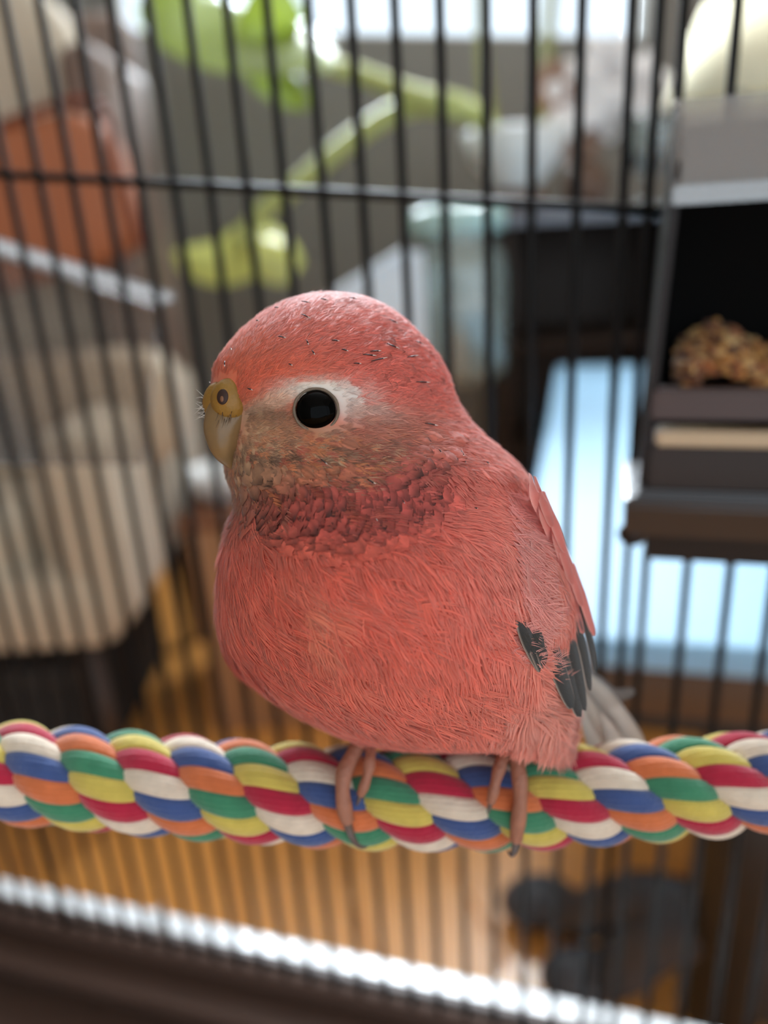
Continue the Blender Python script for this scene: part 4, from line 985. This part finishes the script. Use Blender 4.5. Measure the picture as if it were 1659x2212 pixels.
# ---- eyes
M_eye = mat('black_eye', (2, 2, 2), 0.02, spec=0.06)
M_lid = mat('grey_eyelid', (112, 96, 80), 0.6, noise=0.3, nscale=900, bump=0.8, bscale=1500)
for p, n_ in ((eye_p, eye_n), (mirror(eye_p), eye_n - hl * (2 * eye_n.dot(hl)))):
    n_ = n_.normalized(); e1 = (hf - n_ * hf.dot(n_)).normalized(); e2 = n_.cross(e1)
    eo = ellipsoid('eye', p - n_ * 0.0005, (e1, e2, n_), (EYE_R, EYE_R, EYE_R * 0.8), M_eye, bird, 40, 24)
    ring_pts = []
    NRG = 40; V = []; Fc = []
    for i in range(NRG):
        a = 2 * PI * i / NRG; rr = 0.00017 * (1 + 0.12 * math.sin(a * 9))
        cpt = p + n_ * 0.0003 + (e1 * math.cos(a) * 1.04 + e2 * math.sin(a) * 1.0) * (EYE_R * 1.02)
        rad = (cpt - p).normalized()
        for j in range(8):
            b_ = 2 * PI * j / 8; V.append(cpt + rad * (math.cos(b_) * rr * 1.25) + n_ * (math.sin(b_) * rr))
    for i in range(NRG):
        for j in range(8):
            Fc.append((i * 8 + j, ((i + 1) % NRG) * 8 + j, ((i + 1) % NRG) * 8 + (j + 1) % 8, i * 8 + (j + 1) % 8))
    link('eyelid', mesh_from(V, Fc), M_lid, eo)
# ---- beak and cere
def hp(f, l, u): return Q0 + hf * (f * 0.01) + hl * (l * 0.01) + hu * (u * 0.01)
def horn(name, prof, m, lat=0.8, seg=28, n=26):
    q = spline(prof, n); V = []; Fc = []
    c2 = q[:, :2]; T2 = np.gradient(c2, axis=0); T2 /= np.linalg.norm(T2, axis=1)[:, None]
    for i in range(n):
        f, u, r = q[i]; nx, ny = -T2[i, 1], T2[i, 0]
        for j in range(seg):
            a = 2 * PI * j / seg; ca, sa = math.cos(a), math.sin(a)
            w = r * lat * (0.85 if ca < 0 else 1.0 - 0.22 * ca ** 4)
            V.append(hp(f + nx * r * ca, sa * w, u + ny * r * ca))
    for i in range(n - 1):
        for j in range(seg): Fc.append((i * seg + j, i * seg + (j + 1) % seg, (i + 1) * seg + (j + 1) % seg, (i + 1) * seg + j))
    Fc.append(tuple(reversed(range(seg)))); Fc.append(tuple((n - 1) * seg + j for j in range(seg)))
    return link(name, mesh_from(V, Fc), m, bird)
M_beak = mat('horn_beak', (126, 100, 66), 0.28, noise=0.25, nscale=220, bump=0.15, bscale=500, coat=0.0)
horn('upper_beak', [(-0.40, -0.12, 0.36), (-0.18, -0.20, 0.40), (-0.06, -0.38, 0.36), (-0.03, -0.56, 0.29), (-0.04, -0.73, 0.20), (-0.09, -0.87, 0.10), (-0.15, -0.96, 0.025)], M_beak, 0.82)
horn('lower_beak', [(-0.55, -0.55, 0.22), (-0.38, -0.68, 0.22), (-0.26, -0.80, 0.15), (-0.22, -0.88, 0.04)], mat('dark_horn', (128, 100, 74), 0.4), 1.0, n=14)
M_cere = mat('ochre_cere', (144, 106, 40), 0.5, noise=0.25, nscale=350, bump=0.6, bscale=900)
cere = link('cere', mesh_from([(0, 0, 0)], []), None, bird) if False else None
for sg in (1, -1):
    cpos = hp(-0.02, 0.17 * sg, 0.0); od = (hf * 0.72 + hl * (0.66 * sg) + hu * 0.04).normalized()
    a1 = (hu - od * hu.dot(od)).normalized(); a2 = od.cross(a1)
    ce = ellipsoid('cere', cpos, (a1, a2, od), (0.0031, 0.0027, 0.0024), M_cere, bird, 32, 20)
    # nostril: raised lip and dark hollow
    tip = cpos + od * 0.00225
    V = []; Fc = []
    for i in range(28):
        a = 2 * PI * i / 28; rad = (a1 * math.cos(a) * 1.25 + a2 * math.sin(a)); cpt = tip + rad * 0.00085 - od * 0.0001
        for j in range(8):
            b_ = 2 * PI * j / 8; V.append(cpt + rad.normalized() * (math.cos(b_) * 0.00020) + od * (math.sin(b_) * 0.00016))
    for i in range(28):
        for j in range(8): Fc.append((i * 8 + j, ((i + 1) % 28) * 8 + j, ((i + 1) % 28) * 8 + (j + 1) % 8, i * 8 + (j + 1) % 8))
    link('nostril', mesh_from(V, Fc), mat('nostril_lip', (150, 106, 38), 0.5), ce)
    ellipsoid('nostril_hollow', tip + od * 0.00002, (a1, a2, od), (0.00112, 0.00088, 0.00032), mat('nostril_dark', (46, 20, 10), 0.6), ce, 20, 12)
    ellipsoid('nostril_core', tip + a1 * -0.0003 + od * 0.00022, (a1, a2, od), (0.00048, 0.0003, 0.0002), mat('nostril_core', (120, 78, 50), 0.5), ce, 14, 10)
# white bristles by the cere and dark bristles under it
M_bris = mat('white_bristle', (225, 220, 212), 0.5)
M_brisd = mat('brown_bristle', (92, 72, 54), 0.6)
rg = random.Random(5)
for k in range(18):
    a = hp(0.16 + rg.uniform(-.06, .04), -0.22 + rg.uniform(-.1, .08), rg.uniform(-.22, .1))
    d = (hf * 0.75 + hl * -0.5 + hu * rg.uniform(-.5, .6)).normalized()
    L_ = rg.uniform(0.0010, 0.0022); k1 = hu * rg.uniform(-.0008, .0006)
    tube('bristle', [a, a + d * (L_ * .5) + k1 * .4, a + d * L_ + k1], [0.00004, 0.00003, 0.000012], M_bris, bird, 5)
for k in range(26):
    sg = 1 if k % 4 else -1
    a = hp(-0.02 + rg.uniform(-.1, .22), sg * rg.uniform(.10, .36), -0.22 + rg.uniform(-.06, .05))
    d = (hf * rg.uniform(.1, .5) + hl * (sg * rg.uniform(.1, .5)) + hu * -0.8).normalized()
    tube('bristle', [a, a + d * 0.0007 + hl * (sg * .0002), a + d * 0.0016], [0.00005, 0.00004, 0.000012], M_brisd, bird, 5)

# ---- pin feathers on head and neck
PINS = [(792, 772, 8, 26), (768, 790, 5, 14), (806, 764, 0, 22), (842, 752, 25, 26), (884, 775, -8, 34), (812, 782, -12, 36), (905, 828, 3, 40), (925, 922, 14, 28), (664, 745, 70, 14), (676, 767, 60, 12), (492, 790, 85, 14), (544, 842, 20, 12), (462, 826, 60, 8), (610, 735, 15, 16), (628, 792, 30, 8), (722, 742, 10, 14), (742, 762, 20, 12),
        (946, 980, 60, 10), (994, 985, 70, 18), (1000, 1000, 80, 12), (1048, 1005, 60, 7), (936, 1016, 40, 7), (870, 1050, 20, 16), (868, 1085, 60, 12), (986, 1085, -70, 24), (1022, 1101, 20, 7), (808, 1118, 60, 20), (880, 1118, 70, 12), (800, 1040, 30, 16), (700, 1000, 40, 16), (560, 700, 20, 14), (600, 672, 10, 14), (660, 660, 15, 22), (700, 655, 20, 18), (760, 652, 15, 16), (845, 700, 30, 18), (900, 745, 30, 20), (935, 770, 20, 18), (505, 760, 60, 10), (660, 690, 30, 24)]
M_pin = mat('dark_quill', (44, 34, 36), 0.4); M_tip = mat('pale_quill_tip', (216, 204, 196), 0.5)
for (a, b, ang, ln) in PINS:
    p, n_ = hit(a, b)
    if p is None: continue
    p2, _ = hit(a + math.cos(math.radians(ang)) * 12, b + math.sin(math.radians(ang)) * 12)
    if p2 is None: continue
    d = (p2 - p).normalized(); L_ = ln / FPX * 0.108; s = p + n_ * 0.00055
    pin = tube('pin_feather', [s - d * (L_ * .5), s + n_ * 0.0001, s + d * (L_ * .4) + n_ * 0.0001], [0.00006, 0.00010, 0.00009], M_pin, bird, 6)
    tube('quill_tip', [s + d * (L_ * .4) + n_ * 0.0001, s + d * (L_ * .75) + n_ * 0.00012], [0.00009, 0.00003], M_tip, pin, 6)

# ---- wing, tail
M_vane = feather_mat('feather_vane', 0.22, 0.45, barbs=True)
def wing_w(x): return 2.75 * math.sqrt(max(0.0, 1 - ((x - 868) / 440) ** 2)) + 0.06
def vane(name, pts, wid, parent, tint, nrm=None, woff=0.0, n=20, camber=0.18, wfun=None):
    """pts: (px, py[, depth]) from root to tip; wid in cm (half width)"""
    W3 = []
    for q_ in pts:
        if len(q_) > 2: w = q_[2]
        else:
            hp_, _ = hit(q_[0], q_[1]); w = (Z0 - 100 * (hp_ - Cw).dot(Fv) if hp_ is not None else wing_w(q_[0]) - 0.35) + woff + (-0.22 if not W3 else 0.10)
        W3.append(tuple(px2w(q_[0], q_[1], w)))
    q_ = spline(W3, n); t = np.linspace(0, 1, n)
    w = wid * 0.01 * np.clip(0.35 + 1.6 * t, 0, 1) * np.sqrt(np.clip(1 - t ** 5, 0, 1)) + 0.0001
    return blade(name, q_, w, np.tile(np.array(nrm), (n, 1)), M_vane, parent, camber=camber, nx=10, tint=tint)
def lerp3(a, b, t): return tuple(x + (y - x) * t for x, y in zip(a, b))
PK, PKL, SL, SLG, CR = s2l((226, 122, 112)), s2l((238, 170, 160)), s2l((44, 46, 46)), s2l((96, 98, 94)), s2l((214, 196, 182))
def t_covert(t, s):
    c = lerp3(PK, PKL, min(1, abs(s) ** 3 * 0.9)); return c
def t_covert_dark(t, s):
    c = t_covert(t, s); d = max(0, 1 - abs(s) / 0.55) * min(1, max(0, (t - 0.72) / 0.08)) * (1 if t < 0.93 else 0.3); return lerp3(c, SL, d)
def t_flight(t, s):
    return lerp3(SL, CR, min(1, max(0, (abs(s) - 0.80) / 0.18)) * 0.7)
nrmR = tuple((Rv * 0.75 - Fv * 0.66))
wing = empty('wing', px2w(1180, 1060, 0.8), bird)
# flight feathers first (lowest), then rows of coverts over them
for (x0, y0, x1, y1, x2, y2, w, wo) in ((1118, 1290, 1142, 1370, 1180, 1452, 0.17, 0.06), (1132, 1290, 1160, 1390, 1200, 1485, 0.18, 0.07), (1140, 1290, 1172, 1390, 1212, 1500, 0.19, 0.08), (1160, 1290, 1200, 1415, 1240, 1528, 0.20, 0.05), (1180, 1290, 1222, 1425, 1256, 1548, 0.19, 0.04), (1205, 1300, 1244, 1420, 1266, 1535, 0.16, 0.02), (1226, 1290, 1262, 1400, 1277, 1492, 0.13, 0.0), (1245, 1270, 1276, 1380, 1288, 1452, 0.10, -0.05)):
    vane('flight_feather', [(x0, y0), (x1, y1), (x2, y2)], w, wing, t_flight, nrmR, wo)
rw = random.Random(11)
for row, (yy, ln, nn) in enumerate(((1222, 145, 6), (1180, 150, 6), (1120, 140, 6), (1070, 125, 5), (1035, 100, 4))):
    xlft = np.interp(yy, [1000, 1150, 1260], [1132, 1140, 1156]); xrgt = np.interp(yy, [1000, 1080, 1160, 1260], [1138, 1180, 1212, 1242])
    for k in range(nn):
        f = k / (nn - 1); x0 = xlft + (xrgt - xlft) * f + rw.gauss(0, 3); y0 = yy + rw.gauss(0, 6) - 10 * f
        sl_x = 0.20 + 0.10 * f + (0.06 if row > 2 else 0)
        L_ = ln * rw.uniform(0.92, 1.08)
        tfn = t_covert_dark if row == 0 and k in (1, 2, 4) else t_covert
        vane('covert', [(x0, y0), (x0 + sl_x * L_ * 0.5, y0 + L_ * 0.5), (x0 + sl_x * L_, y0 + L_)], (0.16 + 0.02 * (1 - f)) * (1 if f < 0.8 else 0.7), wing, tfn, nrmR, 0.02 + 0.02 * row - 0.05 * f)
tail = empty('tail', px2w(1265, 1480, -1.0), bird)
def t_tail(t, s): return lerp3(s2l((206, 194, 180)), s2l((150, 142, 134)), min(1, abs(s + 0.3) * 0.8))
def t_taild(t, s): return lerp3(s2l((120, 112, 106)), s2l((84, 80, 78)), abs(s))
for (pts, w, tf_) in (([(1240, 1430, -0.9), (1290, 1470, -1.7), (1330, 1500, -2.1), (1372, 1492, -2.5)], 0.13, t_taild), ([(1240, 1440, -0.8), (1300, 1500, -1.6), (1350, 1560, -2.2), (1395, 1620, -2.6)], 0.24, t_tail), ([(1235, 1440, -0.7), (1280, 1510, -1.5), (1325, 1590, -2.0), (1355, 1690, -2.4)], 0.27, t_tail), ([(1230, 1440, -0.6), (1265, 1510, -1.3), (1290, 1590, -1.7), (1300, 1680, -2.0)], 0.26, t_tail)):
    vane('tail_feather', pts, w, tail, tf_, tuple(-Fv * 0.9 + Rv * 0.3 + Uv * 0.3), n=24)

# ---- feet: toes over the rope
M_skin = mat('pinkish_toe_skin', (164, 110, 88), 0.55, noise=0.25, nscale=500, bump=0.9, bscale=1100)
M_claw = mat('grey_claw', (96, 82, 78), 0.3, coat=0.3)
def toe(parent, pts, r0, r1, claw):
    W3 = [tuple(px2w(a, b, w)) for a, b, w in pts]; q_ = spline(W3, 26); t = np.linspace(0, 1, 26)
    r = (r0 + (r1 - r0) * t) * (1 + 0.09 * np.sin(t * 3 * 2 * PI)) * 0.01
    r[0] *= 0.8; r[-1] *= 0.75
    toe_o = tube('toe', [Vector(v) for v in q_], list(r), M_skin, parent, 14)
    C3 = [tuple(px2w(a, b, w)) for a, b, w in claw]; q2 = spline(C3, 16)
    tube('claw', [Vector(v) for v in q2], list(np.linspace(r1 * 0.0075, 0.00012, 16) ), M_claw, parent, 10)
foot = empty('foot', px2w(780, 1620, -0.4), bird)
toe(foot, [(790, 1570, -0.5), (768, 1620, -0.1), (745, 1665, 0.12), (740, 1710, 0.20), (746, 1755, 0.16), (752, 1775, 0.1)], 0.15, 0.12, [(748, 1762, 0.14), (755, 1795, 0.05), (768, 1820, -0.12), (782, 1830, -0.2), (795, 1828, -0.25)])
toe(foot, [(805, 1580, -0.5), (800, 1630, 0.02), (796, 1665, 0.16), (786, 1700, 0.20), (778, 1718, 0.18)], 0.11, 0.075, [(781, 1710, 0.18), (775, 1728, 0.15), (770, 1740, 0.1)])
toe(foot, [(790, 1575, -0.7), (785, 1600, -1.3), (790, 1650, -1.75), (792, 1700, -1.8)], 0.14, 0.1, [(792, 1695, -1.8), (790, 1740, -1.7), (788, 1770, -1.5)])
foot2 = empty('foot', px2w(1105, 1620, -0.4), bird)
toe(foot2, [(1105, 1575, -0.5), (1112, 1625, -0.05), (1122, 1680, 0.16), (1124, 1730, 0.20), (1118, 1785, 0.10), (1115, 1815, -0.05)], 0.13, 0.12, [(1116, 1800, 0.0), (1113, 1830, -0.12), (1106, 1847, -0.22), (1097, 1838, -0.28)])
toe(foot2, [(1100, 1580, -0.5), (1088, 1630, 0.0), (1074, 1675, 0.16), (1066, 1710, 0.20), (1060, 1735, 0.18)], 0.12, 0.08, [(1062, 1725, 0.19), (1057, 1745, 0.15), (1054, 1758, 0.1)])
toe(foot2, [(1105, 1575, -0.7), (1100, 1600, -1.3), (1100, 1650, -1.75), (1100, 1700, -1.8)], 0.14, 0.1, [(1100, 1695, -1.8), (1100, 1740, -1.7), (1100, 1770, -1.5)])
for fo, xx in ((foot, 795), (foot2, 1102)):
    tube('shank', [px2w(xx, 1520, -0.4), px2w(xx, 1585, -0.55)], [0.0024, 0.0019], M_skin, fo, 12)
